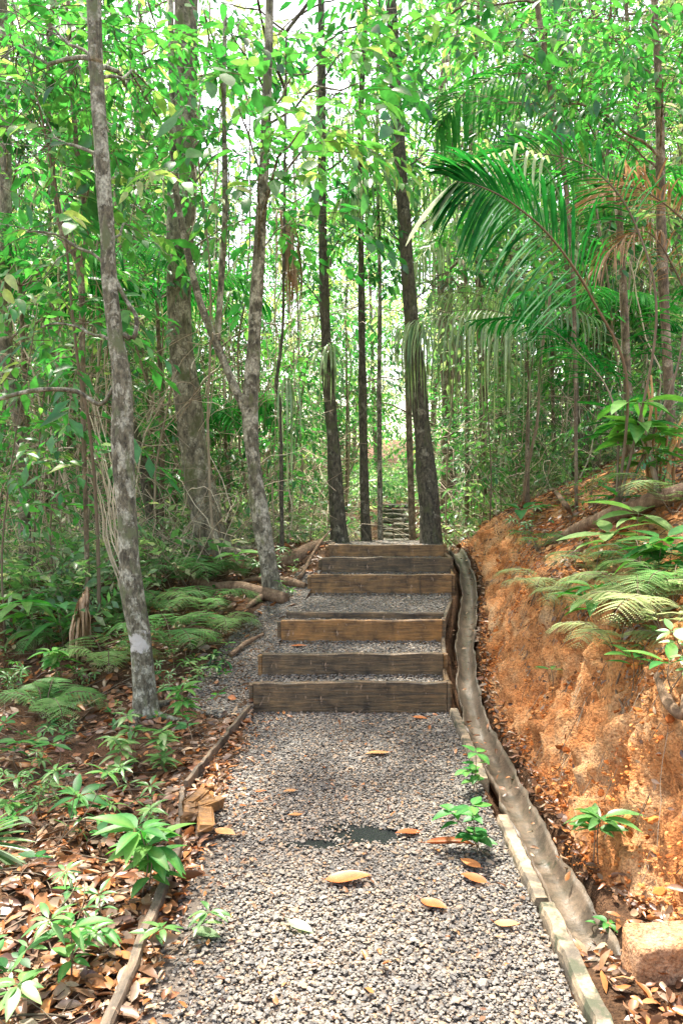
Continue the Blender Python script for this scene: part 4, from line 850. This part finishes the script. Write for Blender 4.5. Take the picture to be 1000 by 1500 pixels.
# ------------------------------------------------------------------ seedlings seen one by one
SEED = [ # px, py (foot), height px, leaves, leaf px, tint, stems, tiers, mat, leaf, label
 (205, 1315, 145, 8, 88, .75, 2, 3, 'y', 0, 'lush seedling with a wide whorl of long bright leaves left of the gravel'),
 (125, 1215, 70, 5, 60, .3, 1, 2, 'y', 0, 'darker seedling just left of the lush bright whorl'),
 (235, 1400, 60, 5, 55, .35, 2, 2, 'f', 0, 'dull green seedling on the litter beside the old mossy edging timber'),
 (105, 1440, 120, 7, 75, .8, 1, 3, 'y', 0, 'seedling with broad green leaves in the lower left corner'),
 (40, 1495, 80, 6, 70, .5, 1, 2, 'f', 0, 'pale olive seedling in the very corner at lower left'),
 (150, 1400, 60, 5, 60, .7, 1, 2, 'y', 0, 'small seedling right of the broad-leaved corner seedling'),
 (175, 1150, 95, 6, 45, .6, 2, 3, 'f', 0, 'thin-stemmed leafy seedling in front of the lichen-patched tree'),
 (235, 1125, 75, 7, 42, .5, 3, 3, 'f', 0, 'dense small-leaved seedling clump right of the lichen-patched tree foot'),
 (268, 1065, 75, 7, 44, .8, 2, 3, 'y', 0, 'bright seedling clump left of the thin edge board'),
 (200, 1120, 70, 6, 38, .4, 2, 2, 'f', 0, 'low grey-green seedling against the lichen-patched trunk foot'),
 (50, 960, 85, 7, 70, .85, 1, 3, 'y', 0, 'vivid green seedling with pointed leaves at the far left edge'),
 (95, 960, 75, 5, 56, .7, 1, 2, 'y', 0, 'slim vivid seedling beside the withered tan frond'),
 (92, 1010, 60, 6, 52, .9, 2, 2, 'y', 0, 'flat-topped seedling in front of the withered tan frond'),
 (30, 1130, 60, 5, 46, .6, 1, 2, 'y', 0, 'small green seedling in the litter at the left edge'),
 (65, 1090, 40, 5, 36, .4, 1, 1, 'y', 0, 'tiny seedling on the litter slope left of the mottled trunk'),
 (90, 1160, 34, 4, 32, .5, 1, 1, 'y', 0, 'tiny four-leaved seedling between litter leaves at left'),
 (15, 1210, 50, 5, 50, .8, 1, 2, 'y', 0, 'seedling right above the fan leaf at the left edge'),
 (228, 800, 60, 6, 52, .75, 1, 2, 'y', 0, 'bright seedling right of the lichen-patched trunk at knee height'),
 (345, 850, 40, 6, 40, .8, 1, 1, 'y', 0, 'bright flat seedling at the foot of the thick brown trunk'),
 (700, 1248, 78, 5, 30, .6, 3, 3, 'y', 1, 'rounded-leaved seedling growing between the gravel and the drain'),
 (692, 1160, 66, 4, 26, .7, 2, 3, 'y', 1, 'upper rounded-leaved seedling hanging over the grey kerb by the drain'),
 (868, 1262, 75, 8, 46, .3, 2, 2, 'f', 0, 'grey-green seedling growing out of the bare clay bank, low down'),
 (888, 1385, 34, 4, 22, .6, 1, 2, 'y', 1, 'tiny seedling above the stone block'),
 (808, 1008, 30, 5, 22, .4, 1, 1, 'f', 0, 'tiny pale seedling halfway up the clay face'),
 (762, 772, 25, 6, 52, .45, 1, 1, 'y', 0, 'blue-green rosette seedling at the crest of the bank nearest the stairs'),
 (905, 757, 28, 7, 42, .4, 1, 1, 'y', 0, 'blue-green rosette seedling behind the log on the bank'),
 (860, 935, 60, 7, 52, .7, 2, 2, 'y', 0, 'glossy seedling among the pale ferns in the middle of the bank'),
 (880, 830, 50, 7, 60, .85, 1, 2, 'f', 0, 'wide-leaved light seedling on the bank below the log'),
 (965, 860, 75, 8, 66, .7, 2, 3, 'y', 0, 'tall glossy seedling on the bank at the right edge'),
 (930, 790, 40, 6, 60, .8, 1, 2, 'f', 0, 'light green seedling just below the log near the right edge'),
 (925, 1010, 50, 4, 52, .75, 1, 2, 'y', 0, 'few-leaved seedling dangling over clay below the ferns'),
 (985, 1010, 40, 4, 56, .7, 1, 1, 'y', 0, 'seedling with long bright leaves at the right edge above bare clay'),
 (800, 700, 60, 7, 40, .5, 2, 3, 'f', 0, 'leafy seedling on the litter beyond the bank crest'),
 (745, 705, 60, 8, 40, .35, 2, 3, 'f', 0, 'dark leafy seedling where the bank meets the undergrowth'),
 (850, 690, 80, 8, 44, .8, 2, 3, 'f', 0, 'pale leafy seedling left of the tan canes'),
 (900, 690, 90, 7, 60, .3, 2, 2, 'y', 0, 'dark green seedling directly left of the tan canes'),
 (700, 745, 50, 7, 30, .3, 3, 2, 'f', 0, 'small dark seedling right of the leaning trunk foot'),
]
LF_round = leafT(5, .62, .22, .14)
for px, py, hp, nl_, lp_, tt, st_, ti, mt, lf_, lab in SEED:
    b = GP(px, py); m_ = b[1] / F
    if px < 330 and py > 1000: hp, lp_, nl_ = hp * .8, lp_ * .62, nl_ + 2
    whorlplant('seedling', lab, b, V3(rng.normal(0, .1) * hp * m_, -.15 * hp * m_, hp * m_ * .95), nl_, lp_ * m_ * 1.05, M_young if mt == 'y' else M_fern, tt, [LF_hi, LF_round][lf_], st_, tiers=ti, sr=.0028 + .0012 * (hp > 80))
# ------------------------------------------------------------------ ferns
def fernfrond(mb, path, L, npin=16, tint=.5):
    pth = smoothpath(path, 24); tube(mb, pth, np.linspace(.0035, .001, 24), 4, .4, 1, cap=False)
    s = np.linspace(.16, .99, npin); i = np.minimum((s * 23).astype(int), 22); p = pth[i]; t = nrm(pth[i + 1] - pth[i]); sd = nrm(np.cross(t, [0, 0, 1])); 
    pl = L * .36 * np.sin(PI * np.clip(.22 + .76 * s, 0, 1)) ** .9 + .004
    for g_ in (-1, 1):
        d = nrm(t * .55 + g_ * sd + [0, 0, .02] + rng.normal(0, .05, (npin, 3)))
        for j in range(npin):
            k = max(4, int(pl[j] / .009)); u = np.linspace(.08, 1, k)[:, None]
            q = p[j] + d[j] * pl[j] * u + np.array([0, 0, -1]) * .25 * pl[j] * u ** 2
            s2 = nrm(np.cross(d[j], [0, 0, 1]))
            ll = (.020 * (1 - .8 * u[:, 0]) + .005) * (pl[j] / .12) ** .6
            for h in (-1, 1):
                V, T, c, _ = instance(*LF_lo, q, d[j] * .5 + h * s2, V3(0, 0, 1), ll * 1.1, None, np.clip(tint + rng.normal(0, .07), 0, 1)); mb.add(V * 1.0, T, None, c)
def fern(name, label, base, n, L, mat, tint, azs=None, rise=.45, group=None):
    base = np.asarray(base, float); th = thing(name, base, label, 'fern', group)
    for k in range(n):
        a = (azs[k] if azs is not None else k * 2 * PI / n + rng.normal(0, .2)); l = L * rng.uniform(.8, 1.1); d = V3(math.cos(a), math.sin(a), 0); mb = MB()
        fernfrond(mb, [V3(0, 0, 0), d * l * .35 + [0, 0, rise * l], d * l * .75 + [0, 0, rise * l * 1.05], d * l + [0, 0, rise * l * .65]], l, tint=np.clip(tint + rng.normal(0, .12), 0, 1))
        mb.obj('frond', [mat, M_twig], th)
    return th
FERN = [(300, 905, 6, .42, 'f', .6, 'bright lacy fern beside the log left of the fourth step'), (325, 935, 5, .36, 'f', .7, 'lacy fern nearest the gravel left of the orange brown step'),
 (255, 960, 6, .45, 'f', .5, 'wide lacy fern right of the mottled trunk'), (275, 865, 5, .5, 'f', .25, 'shadowed fern under the fallen log'), (160, 990, 5, .42, 'f', .8, 'dark-stemmed fern left of the lichen-patched tree'),
 (240, 905, 5, .4, 'f', .3, 'small fern pressed against the right side of the mottled trunk'), (310, 850, 5, .4, 'f', .35, 'fern at the foot of the thick brown trunk'),
 (800, 880, 6, .34, 'p', .7, 'pale fern highest on the clay face'), (855, 905, 5, .36, 'p', .5, 'pale drooping fern left of the glossy seedling'), (790, 810, 5, .28, 'f', .3, 'small dull fern near the bank crest by the stairs'),
 (930, 900, 6, .40, 'p', .6, 'big pale fern in the middle of the bank litter'), (975, 935, 6, .42, 'p', .8, 'pale fern at the right edge of the bank'), (905, 965, 5, .34, 'p', .9, 'bleached fern hanging over the bare clay'),
 (985, 755, 5, .5, 'p', .2, 'grey-green fern behind the log at the right edge'), (940, 850, 6, .36, 'f', .2, 'dark fern in the shade under the tall glossy seedling'), (870, 850, 5, .3, 'p', .3, 'olive fern below the bank log'), (985, 885, 5, .36, 'f', .6, 'green fern tight against the right edge of the bank')]
for px, py, n, L, mt, tt, lab in FERN: fern('fern', lab, GP(px, py), n, L * 1.15, M_fern if mt == 'f' else M_fern2, tt, rise=.45 if mt == 'f' else .42)
# ------------------------------------------------------------------ logs, roots, branches
def rootmat(): return bark_mat('log_bark', (.09, .05, .025), (.25, .16, .09), (.45, .33, .2), .6, 8)
M_log = rootmat()
def log(name, label, cat, pts, rads, ns=10, n=26, mat=None, rough=.12):
    p = smoothpath(pts, n); base = p[0].copy(); mb = MB(); tube(mb, p - base, np.interp(np.linspace(0, 1, n), np.linspace(0, 1, len(rads)), rads), ns, rng.random(), rough=rough, fr=9)
    o = mb.obj(name, mat or M_log); o.location = tuple(base); return tag(o, label, cat)
e1 = GP(418, 884); e2 = GP(350, 868); 
log('log', 'pale brown log slanting down to the gravel left of the fourth step', 'log', [P(212, 805, 8.4), P(250, 828, 8.0), P(305, 858, 7.4), e2 + [0, .0, .05], e1 + [0, 0, .04]], [.025, .04, .055, .062, .06])
e = GP(470, 838); log('log', 'rotting orange brown trunk lying behind the forked tree', 'log', [GP(395, 855) + [0, .6, .05], GP(430, 835) + [0, .3, .1], P(468, 795, 8.6)], [.10, .09, .05])
log('branch', 'thin dark branch propped beside the top steps', 'branch', [GP(440, 850) + [0, 0, .03], P(465, 800, 8.3), P(485, 775, 8.6)], [.02, .015, .008], 6)
log('root', 'surface root running from the forked tree to the step board', 'root', [GP(405, 855) + [0, 0, .02], GP(425, 858) + [0, 0, .03], GP(447, 862) + [0, 0, .02]], [.055, .045, .03])
for q in [((330, 875), (370, 868), (398, 862), 'long root creeping left from the forked tree'), ((345, 905), (375, 885), (400, 870), 'lower root curving toward the log end'), ((335, 860), (372, 852), (395, 856), 'upper root lying behind the log')]:
    log('root', q[3], 'root', [GP(*q[0]) + [0, 0, .0], GP(*q[1]) + [0, 0, .03], GP(*q[2]) + [0, 0, .03]], [.012, .025, .035], 7)
log('branch', 'short weathered stick at the gravel edge left of the orange brown step', 'branch', [GP(338, 966) + [0, 0, .03], GP(360, 950) + [0, 0, .04], GP(386, 934) + [0, 0, .03]], [.018, .022, .01], 6)
log('log', 'long smooth log lying across the top of the bank at the right edge', 'log', [GP(800, 800) + [0, 0, .0], GP(850, 782) + [0, 0, .05], GP(920, 762) + [0, 0, .08], GP(998, 742) + [0, 0, .1], GP(998, 742) + [.5, .2, .2]], [.02, .05, .06, .055, .05], 12, 30)
log('branch', 'forked grey branch sloping down the litter at the bank crest', 'branch', [GP(795, 700) + [0, 0, .05], GP(815, 730) + [0, 0, .05], GP(838, 760) + [0, 0, .03]], [.02, .028, .012], 7)
log('branch', 'low curved limb reaching left from the mottled trunk', 'branch', [P(-20, 590, 4.9), P(50, 572, 4.9), P(110, 573, 4.95), P(148, 592, 4.95), P(170, 560, 4.95)], [.014, .016, .015, .014, .012], 8, mat=B_moss)
log('root', 'gnarled pale root looping out of the clay at the right edge', 'root', [GP(962, 990) + [0, -.02, .0], GP(968, 1030) + [0, -.06, .02], GP(985, 1055) + [0, -.08, .02], GP(999, 1030) + [0, -.02, .02]], [.022, .026, .022, .015], 8)
log('root', 'thin root dangling down the clay face below the dangling seedling', 'root', [GP(915, 960) + [0, -.02, 0], GP(905, 1010) + [-.02, -.02, 0], GP(915, 1045) + [-.02, -.02, 0], GP(890, 1120) + [-.01, -.02, 0]], [.006, .006, .005, .002], 5)
mb = MB(); b = GP(292, 1200); 
for k in range(7): box(mb, (rng.normal(0, .03), rng.normal(0, .04), .03 + rng.random() * .04), (.03 + .03 * rng.random(), .12 + .1 * rng.random(), .035), rz=rng.normal(-.3, .3), jit=.006, bev=.012)
o = mb.obj('rotten_wood', W3, smooth=False); o.location = tuple(b); tag(o, 'crumbling chunk of rotten orange wood at the end of the thin edge board', 'wood')
b = GP(172, 955); b[1] += .6; th = thing('dry_cane_clump', b, 'clump of pale dry canes rising just behind the left side of the lichen-patched trunk', 'canes')
for k in range(11):
    m = MB(); e = P(rng.uniform(105, 185), rng.uniform(520, 700), b[1] + rng.uniform(-.1, .3)) - b; limb(m, rng.normal(0, .05, 3) * [1, 1, 0] - [0, 0, .02], e, rng.uniform(.006, .012), .004, rng.uniform(-.01, .02), 10, 6, rng.uniform(.5, 1), wob=.03); m.obj('cane', M_pale, th)
# small seedlings scattered over the litter
KV = []
for k, (nl_, ll_, mt_, tt_, lf_) in enumerate([(5, .055, M_young, .6, LF_hi), (6, .04, M_fern, .5, LF_hi), (4, .05, M_young, .35, LF_round), (9, .05, M_fern, .3, LF_nar)]):
    KV.append(whorlplant('small_seedling', 'x', (0, 0, 0), V3(.01, 0, [.09, .11, .07, .14][k]), nl_, ll_, mt_, tt_, lf_, [1, 2, 1, 3][k], 'seedling', .0016, None, [1, 3, 1, 3][k]))
KLb = ['tiny bright seedling scattered in the leaf litter', 'tiny grey-green bushy seedling scattered in the leaf litter', 'tiny round-leaved seedling scattered in the leaf litter', 'tiny narrow-leaved tuft scattered in the leaf litter']
used = set()
for i in range(170):
    if i % 4: y = 2.0 + 6 * rng.random(); x = float(xl(y)) - .15 - rng.random() * .42 * y
    else: y = 2.6 + 5.5 * rng.random(); x = float(toe(y)) + rng.uniform(.3, 1.8)
    k = int(rng.choice(4)); s = rng.uniform(.8, 1.8); loc = (x, y, float(G(x, y)))
    if k not in used: used.add(k); o = KV[k]; o.location = loc; o.scale = (s,) * 3; o['label'] = KLb[k]; o['group'] = KLb[k][5:].split(' scattered')[0] + 's in the litter'
    else: dup(KV[k], loc, rng.random() * 6, s, KLb[k], KV[k]['group'], (rng.normal(0, .2), rng.normal(0, .2)))
# herbs on the bank crest and ferns on the left floor
for i in range(46):
    y = 5.0 + 5.5 * rng.random(); v = rng.uniform(.9, 3.4) if y > 6 else rng.uniform(1.2, 2.6); x = float(toe(y)) + v; k = [2, 3, 5][int(rng.integers(0, 3))]
    if x / y > .5: continue
    dup(SV[k], (x, y, float(G(x, y))), rng.random() * 6, rng.uniform(.28, .5), ['knee-high bright sapling rooted on the slope of the bank', 'low pale narrow-leaved sapling rooted on the slope of the bank', 'dark green narrow-leaved sapling rooted on the slope of the bank'][[2, 3, 5].index(k)], ['bright saplings on the bank', 'pale saplings on the bank', 'dark saplings on the bank'][[2, 3, 5].index(k)])
fsrc = fern('fern', 'small lacy fern scattered over the shaded floor left of the trail', (-1.9, 6.6, float(G(-1.9, 6.6))), 5, .34, M_fern, .45, rise=.5, group='small ferns on the shaded floor')
for i in range(12):
    y = 4.6 + 4 * rng.random(); x = float(xl(y)) - .75 - rng.random() * (.36 * y)
    dup(fsrc, (x, y, float(G(x, y))), rng.random() * 6, rng.uniform(.6, 1.2), None, None, (rng.normal(0, .25), rng.normal(0, .25)))
# stone block lower right
n = 22; A, B = np.meshgrid(np.linspace(0, 2 * PI, n + 1)[:-1], np.linspace(0, 1, 12)); 
c = V3(1.10, 2.36, -.07); mb = MB()
sup = lambda t, p: np.sign(t) * np.abs(t) ** p
prof = np.interp(B, [0, .25, .5, .62, .7, 1], [1.02, 1, .98, .94, .88, 0.0]); hz = np.interp(B, [0, .25, .5, .62, .7, 1], [0, .06, .13, .152, .160, .162])
X = sup(np.cos(A), .22) * .185 * prof; Y_ = sup(np.sin(A), .3) * .075 * prof; nz_ = fbm(X * 14, Y_ * 14, hz * 14, 4)
X = X * (1 + .08 * nz_) + .0; Z_ = hz * (1 + .1 * nz_)
V = np.stack([X * math.cos(-.05) , Y_ * (1 + .08 * nz_) + X * .1, Z_], -1).reshape(-1, 3); i = np.arange(11)[:, None] * n; j = np.arange(n)[None]; Q = np.stack([i + j, i + (j + 1) % n, i + n + (j + 1) % n, i + n + j], -1).reshape(-1, 4)
mb.add(V, None, Q); o = mb.obj('stone_block', soil_mat('sandy_stone', [(.3, (.45, .2, .07)), (.5, (.55, .34, .2)), (.7, (.6, .47, .33))], 0)); o.location = tuple(c); tag(o, 'clay-stained sandstone block at the foot of the bank in the lower right', 'stone')
# ------------------------------------------------------------------ leaf litter
LIT = []
for k in range(8):
    v, t = leafT(3, rng.uniform(.34, .5), rng.uniform(-.25, .25), rng.uniform(-.35, .45)); v = v.copy(); v[:, 2] += .12 * np.sin(v[:, 0] * 5 + k) * v[:, 0]; LIT.append((v, t))
def slopeN(x, y):
    e = .03; return nrm(np.stack([-(G(x + e, y) - G(x - e, y)) / (2 * e), -(G(x, y + e) - G(x, y - e)) / (2 * e), np.ones_like(x)], -1))
def litter(mb, x, y, z, s, N_=None, tilt=.45, tint=None):
    n = len(x); w = rng.integers(0, 8, n); up = (np.array([0, 0, 1.]) if N_ is None else N_) + rng.normal(0, tilt, (n, 3)); dr = rng.normal(0, 1, (n, 3)); dr[:, 2] *= .25
    if N_ is not None: dr -= N_ * np.sum(dr * N_, 1, keepdims=True)
    tt = rng.beta(1.3, 1.5, n) if tint is None else tint
    for k in range(8):
        q = w == k
        if q.any(): V, T, c, _ = instance(*LIT[k], np.stack([x, y, z], 1)[q], dr[q], up[q], s[q], None, tt[q]); mb.add(V, T, None, c)
mb = MB()
n = 16000; y = 1.7 + 9.3 * rng.random(n) ** 1.15; x = xl(y) - .03 - rng.random(n) ** .9 * (np.clip(.5 * y + .3, 0, 5)) * 1.0
k = ~((x > xl(y) - .5) & (y > 4.8) & (y < 7.4) & (rng.random(n) < .9)) & (vn(x * 1.6, y * 1.6) + rng.normal(0, .3, n) > -.5); x, y = x[k], y[k]
litter(mb, x, y, G(x, y) + .008 + .018 * rng.random(len(x)), .035 + .075 * rng.random(len(x)) ** 1.6, slopeN(x, y))
# bank top + debris, then a few on the face and at its toe
n = 10000; y = 1.6 + 9 * rng.random(n); v = .42 + 3.3 * rng.random(n) ** 1.1; x = toe(y) + v; N_ = slopeN(x, y)
litter(mb, x, y, G(x, y) + .01 + .02 * rng.random(n), .035 + .07 * rng.random(n) ** 1.5, N_, .5)
n = 2600; y = 1.6 + 8 * rng.random(n); v = .02 + .5 * rng.random(n) ** .6; x = toe(y) + v; N_ = slopeN(x, y)
litter(mb, x, y, G(x, y) + .015, .02 + .03 * rng.random(n), N_, .5)
n = 1500; y = 1.4 + 7.6 * rng.random(n) ** 1.3; x = toe(y) - .02 + rng.normal(0, .035, n); litter(mb, x, y, np.minimum(G(x, y), pz(y) + .03) + .01 + .02 * rng.random(n), .025 + .04 * rng.random(n), None, .5)
n = 1100; y = 1.3 + 1.35 * rng.random(n); x = .80 + .8 * rng.random(n); litter(mb, x, y, G(x, y) + .01 + .03 * rng.random(n), .03 + .05 * rng.random(n), None, .5)
n = 700; y = 1.5 + 3.4 * rng.random(n); x = np.where(rng.random(n) < .6, xl(y) + .25 * rng.random(n) ** 2, xl(y) + (xr(y) - xl(y)) * rng.random(n)); litter(mb, x, y, .003 + .005 * rng.random(n), .02 + .03 * rng.random(n) ** 2, None, .25)
n = 2500; y = 9 + 9 * rng.random(n); x = pathx(y) + rng.normal(0, 2.6, n); litter(mb, x, y, G(x, y) + .02, .07 + .07 * rng.random(n), None, .5)
n = 90; y = 2.4 + 6 * rng.random(n); x = xr(y) + .185 + rng.normal(0, .05, n); litter(mb, x, y, pz(y) - .07 + .015 * rng.random(n), .02 + .035 * rng.random(n) ** 1.5, None, .3)
n = 1500; y = 1.5 + 3.3 * rng.random(n); x = xl(y) - .17 * rng.random(n); litter(mb, x, y, G(x, y) + .01, .02 + .05 * rng.random(n) ** 1.5, None, .4)
tag(mb.obj('leaf_litter', M_litter), kind='stuff')
# sticks and rootlets in the litter, crumbs of clay
mb = MB()
for k in range(1500):
    if k % 2: y = rng.uniform(1.8, 9); x = float(xl(y)) - .12 - rng.random() * .5 * y
    else: y = rng.uniform(1.8, 9.5); x = float(toe(y)) + rng.uniform(.35, 3.2)
    L = rng.uniform(.06, .38); a = rng.random() * 6.3; t = np.linspace(-.5, .5, 5); X = x + np.cos(a + .15 * t) * L * t; Y_ = y + np.sin(a + .15 * t) * L * t
    tube(mb, np.stack([X, Y_, G(X, Y_) + .014 + .02 * rng.random()], 1), rng.uniform(.001, .0038), 4, rng.random() * .6, cap=False)
for k in range(260):
    y = rng.uniform(2.2, 8); x = float(toe(y)) + rng.uniform(.1, .55); L = rng.uniform(.05, .22); t = np.linspace(0, 1, 6); X = x - .35 * L * t + .02 * vn(t * 5, k); Y_ = y + .5 * L * rng.normal(0, 1) * t
    tube(mb, np.stack([X - .02, Y_ - .01, G(X, Y_) + .015], 1), .0016, 3, rng.random(), cap=False)
tag(mb.obj('twig_litter', M_twig), kind='stuff')
M_crumb = tint_mat('clay_crumb', [(0, (.22, .065, .018)), (.5, (.48, .165, .04)), (1, (.6, .3, .11))], rough=.95, spec=.1)
mb = MB(); n = 17000; y = 1.5 + 6.4 * rng.random(n) ** 1.3; v = rng.random(n) ** 1.1 * .75 - .04; x = toe(y) + v; N_ = slopeN(x, y); k = fbm(x * 3, y * 3, G(x, y) * 3, 3) > -.2; x, y = x[k], y[k]; n = len(x)
stones(mb, x - .015 * rng.random(n), y, G(x, y) + .004, .0055 * np.exp(rng.normal(0, .6, n)), rng.random(n), .8)
tag(mb.obj('clay_crumbs', M_crumb, smooth=False), kind='stuff')
# ------------------------------------------------------------------ fallen leaves seen one by one
FL = [(510, 1292, 62, 0, .5, 'o', 'large bright orange fallen leaf in the middle of the gravel'), (597, 1222, 34, .15, .1, 'o', 'rust orange fallen leaf at the edge of the puddle'),
 (688, 1268, 36, -.9, .75, 'o', 'light orange fallen leaf just below the rounded-leaved seedling'), (693, 1290, 40, -.7, .2, 'o', 'darker curled fallen leaf below the light orange one'),
 (635, 1330, 40, -.6, .4, 'o', 'narrow orange fallen leaf right of the large bright one'), (302, 1372, 42, -.3, .4, 'g', 'grey-green fallen leaf on the gravel beside the old edging timber'),
 (330, 1222, 34, -.5, 1, 'y', 'yellowish spotted fallen leaf near the rotten wood'), (432, 1196, 20, .1, .85, 'o', 'small pink-tan fallen leaf above the puddle'), (552, 1106, 32, .1, .95, 'o', 'pale yellow fallen leaf in front of the lowest step'),
 (424, 1161, 18, .2, 1, 'o', 'small yellow fallen leaf on the gravel left of the centre'), (382, 1161, 16, .3, .3, 'o', 'small reddish fallen leaf beside the yellow one'), (615, 1053, 20, 0, .6, 'o', 'small tan fallen leaf against the lowest step board'),
 (702, 1052, 30, .6, .25, 'o', 'upright orange fallen leaf lying in the drain'), (705, 1076, 34, -.1, .5, 'o', 'flat orange fallen leaf lying in the drain nearer the viewer'), (660, 1242, 70, .05, .3, 'o', 'long rolled brown leaf at the foot of the rounded-leaved seedling'),
 (820, 1368, 44, -.9, .8, 'o', 'pinkish fallen leaf in the drain beside the pale kerb'), (742, 1358, 34, -.2, .9, 'o', 'pale fallen leaf at the right side of the gravel near the kerb'), (438, 948, 22, 0, .4, 'o', 'orange leaf on the tread behind the second step board'),
 (186, 1050, 22, 1.2, .5, 'o', 'orange fallen leaf leaning on the foot of the mottled trunk'), (302, 1118, 38, .5, .7, 'o', 'curled pale fallen leaf beside the thin edge board'), (125, 1190, 46, .8, .5, 'o', 'big curled orange leaf in the litter above the fan leaf'),
 (447, 858, 14, 1.4, .9, 'o', 'yellow leaf standing at the left end of the fourth step'), (685, 1012, 22, -.4, .9, 'g', 'green-white leaf lying in the drain beside the lowest step'), (440, 1362, 40, -.5, .8, 'g', 'thin pale green fallen leaf on the gravel, low centre')]
for px, py, lp_, a, tt, kd, lab in FL:
    b = GP(px, py); m_ = b[1] / F; v, t = leafT(6, rng.uniform(.42, .5), rng.uniform(-.05, .1), rng.uniform(.02, .18)) if 'rolled' not in lab else leafT(6, .16, .05, .6)
    v = v.copy(); v[:, 0] -= .5; v[:, 2] += .02 * np.sin(v[:, 0] * 6); v[:, 2] -= v[:, 2].min(); L = lp_ * m_ * 1.15; mb = MB(); mb.add(v * L, t, None, tt); 
    tube(mb, np.array([[-.5 * L, 0, v[0, 2] * L], [-.62 * L, .02 * L, .01]]), .0013, 4, .3)
    o = mb.obj('fallen_leaf', {'o': M_orange, 'g': M_strap, 'y': M_orange}[kd]); o.location = tuple(b + [0, 0, .006]); o.rotation_euler = (rng.normal(.03, .05), rng.normal(0, .05), a + PI * (rng.random() < .5)); tag(o, lab, 'leaf')
EXPO = 2.72
SUNANG = 3.0
SUNE = 2.6
SKYS = .15
# ------------------------------------------------------------------ camera, light, world
cam = bpy.data.cameras.new('camera'); co_ = bpy.data.objects.new('camera', cam); COL.objects.link(co_)
cam.sensor_fit = 'VERTICAL'; cam.sensor_height = 36; cam.lens = 36 * F / 1500; cam.clip_end = 1000; cam.clip_start = .05
co_.location = (0, 0, CZ); co_.rotation_euler = (PI / 2 - TH, 0, 0); scene.camera = co_
SUN_EL, SUN_AZ = math.radians(68), math.radians(-24)   # azimuth from +Y, negative = left
d = Vector((math.sin(SUN_AZ) * math.cos(SUN_EL), math.cos(SUN_AZ) * math.cos(SUN_EL), math.sin(SUN_EL)))
sl = bpy.data.lights.new('sun', 'SUN'); sl.energy = SUNE; sl.angle = math.radians(SUNANG); sl.color = (1, .95, .86)
so = bpy.data.objects.new('sun', sl); COL.objects.link(so); so.rotation_euler = (-d).to_track_quat('-Z', 'Y').to_euler()
w = bpy.data.worlds.new('World'); scene.world = w; w.use_nodes = True; nt = w.node_tree
bg = nt.nodes['Background']; sk = nt.nodes.new('ShaderNodeTexSky'); sk.sky_type = 'NISHITA'; sk.sun_disc = False
sk.sun_elevation = SUN_EL; sk.sun_rotation = SUN_AZ; sk.air_density = 1.0; sk.dust_density = 2.5; sk.ozone_density = 1
wt = nt.nodes.new('ShaderNodeMix'); wt.data_type = 'RGBA'; wt.blend_type = 'MULTIPLY'; wt.inputs[0].default_value = 1; wt.inputs[7].default_value = (1.0, .82, .66, 1); nt.links.new(sk.outputs[0], wt.inputs[6]); nt.links.new(wt.outputs[2], bg.inputs[0]); bg.inputs[1].default_value = SKYS
vs = scene.view_settings; vs.view_transform = 'Standard'; vs.look = 'None'; vs.exposure = EXPO; vs.gamma = 1
scene.cycles.max_bounces = 10; scene.cycles.diffuse_bounces = 6; scene.cycles.glossy_bounces = 2; scene.cycles.transmission_bounces = 5; scene.cycles.transparent_max_bounces = 4
scene.cycles.use_denoising = True; scene.cycles.sample_clamp_indirect = 8
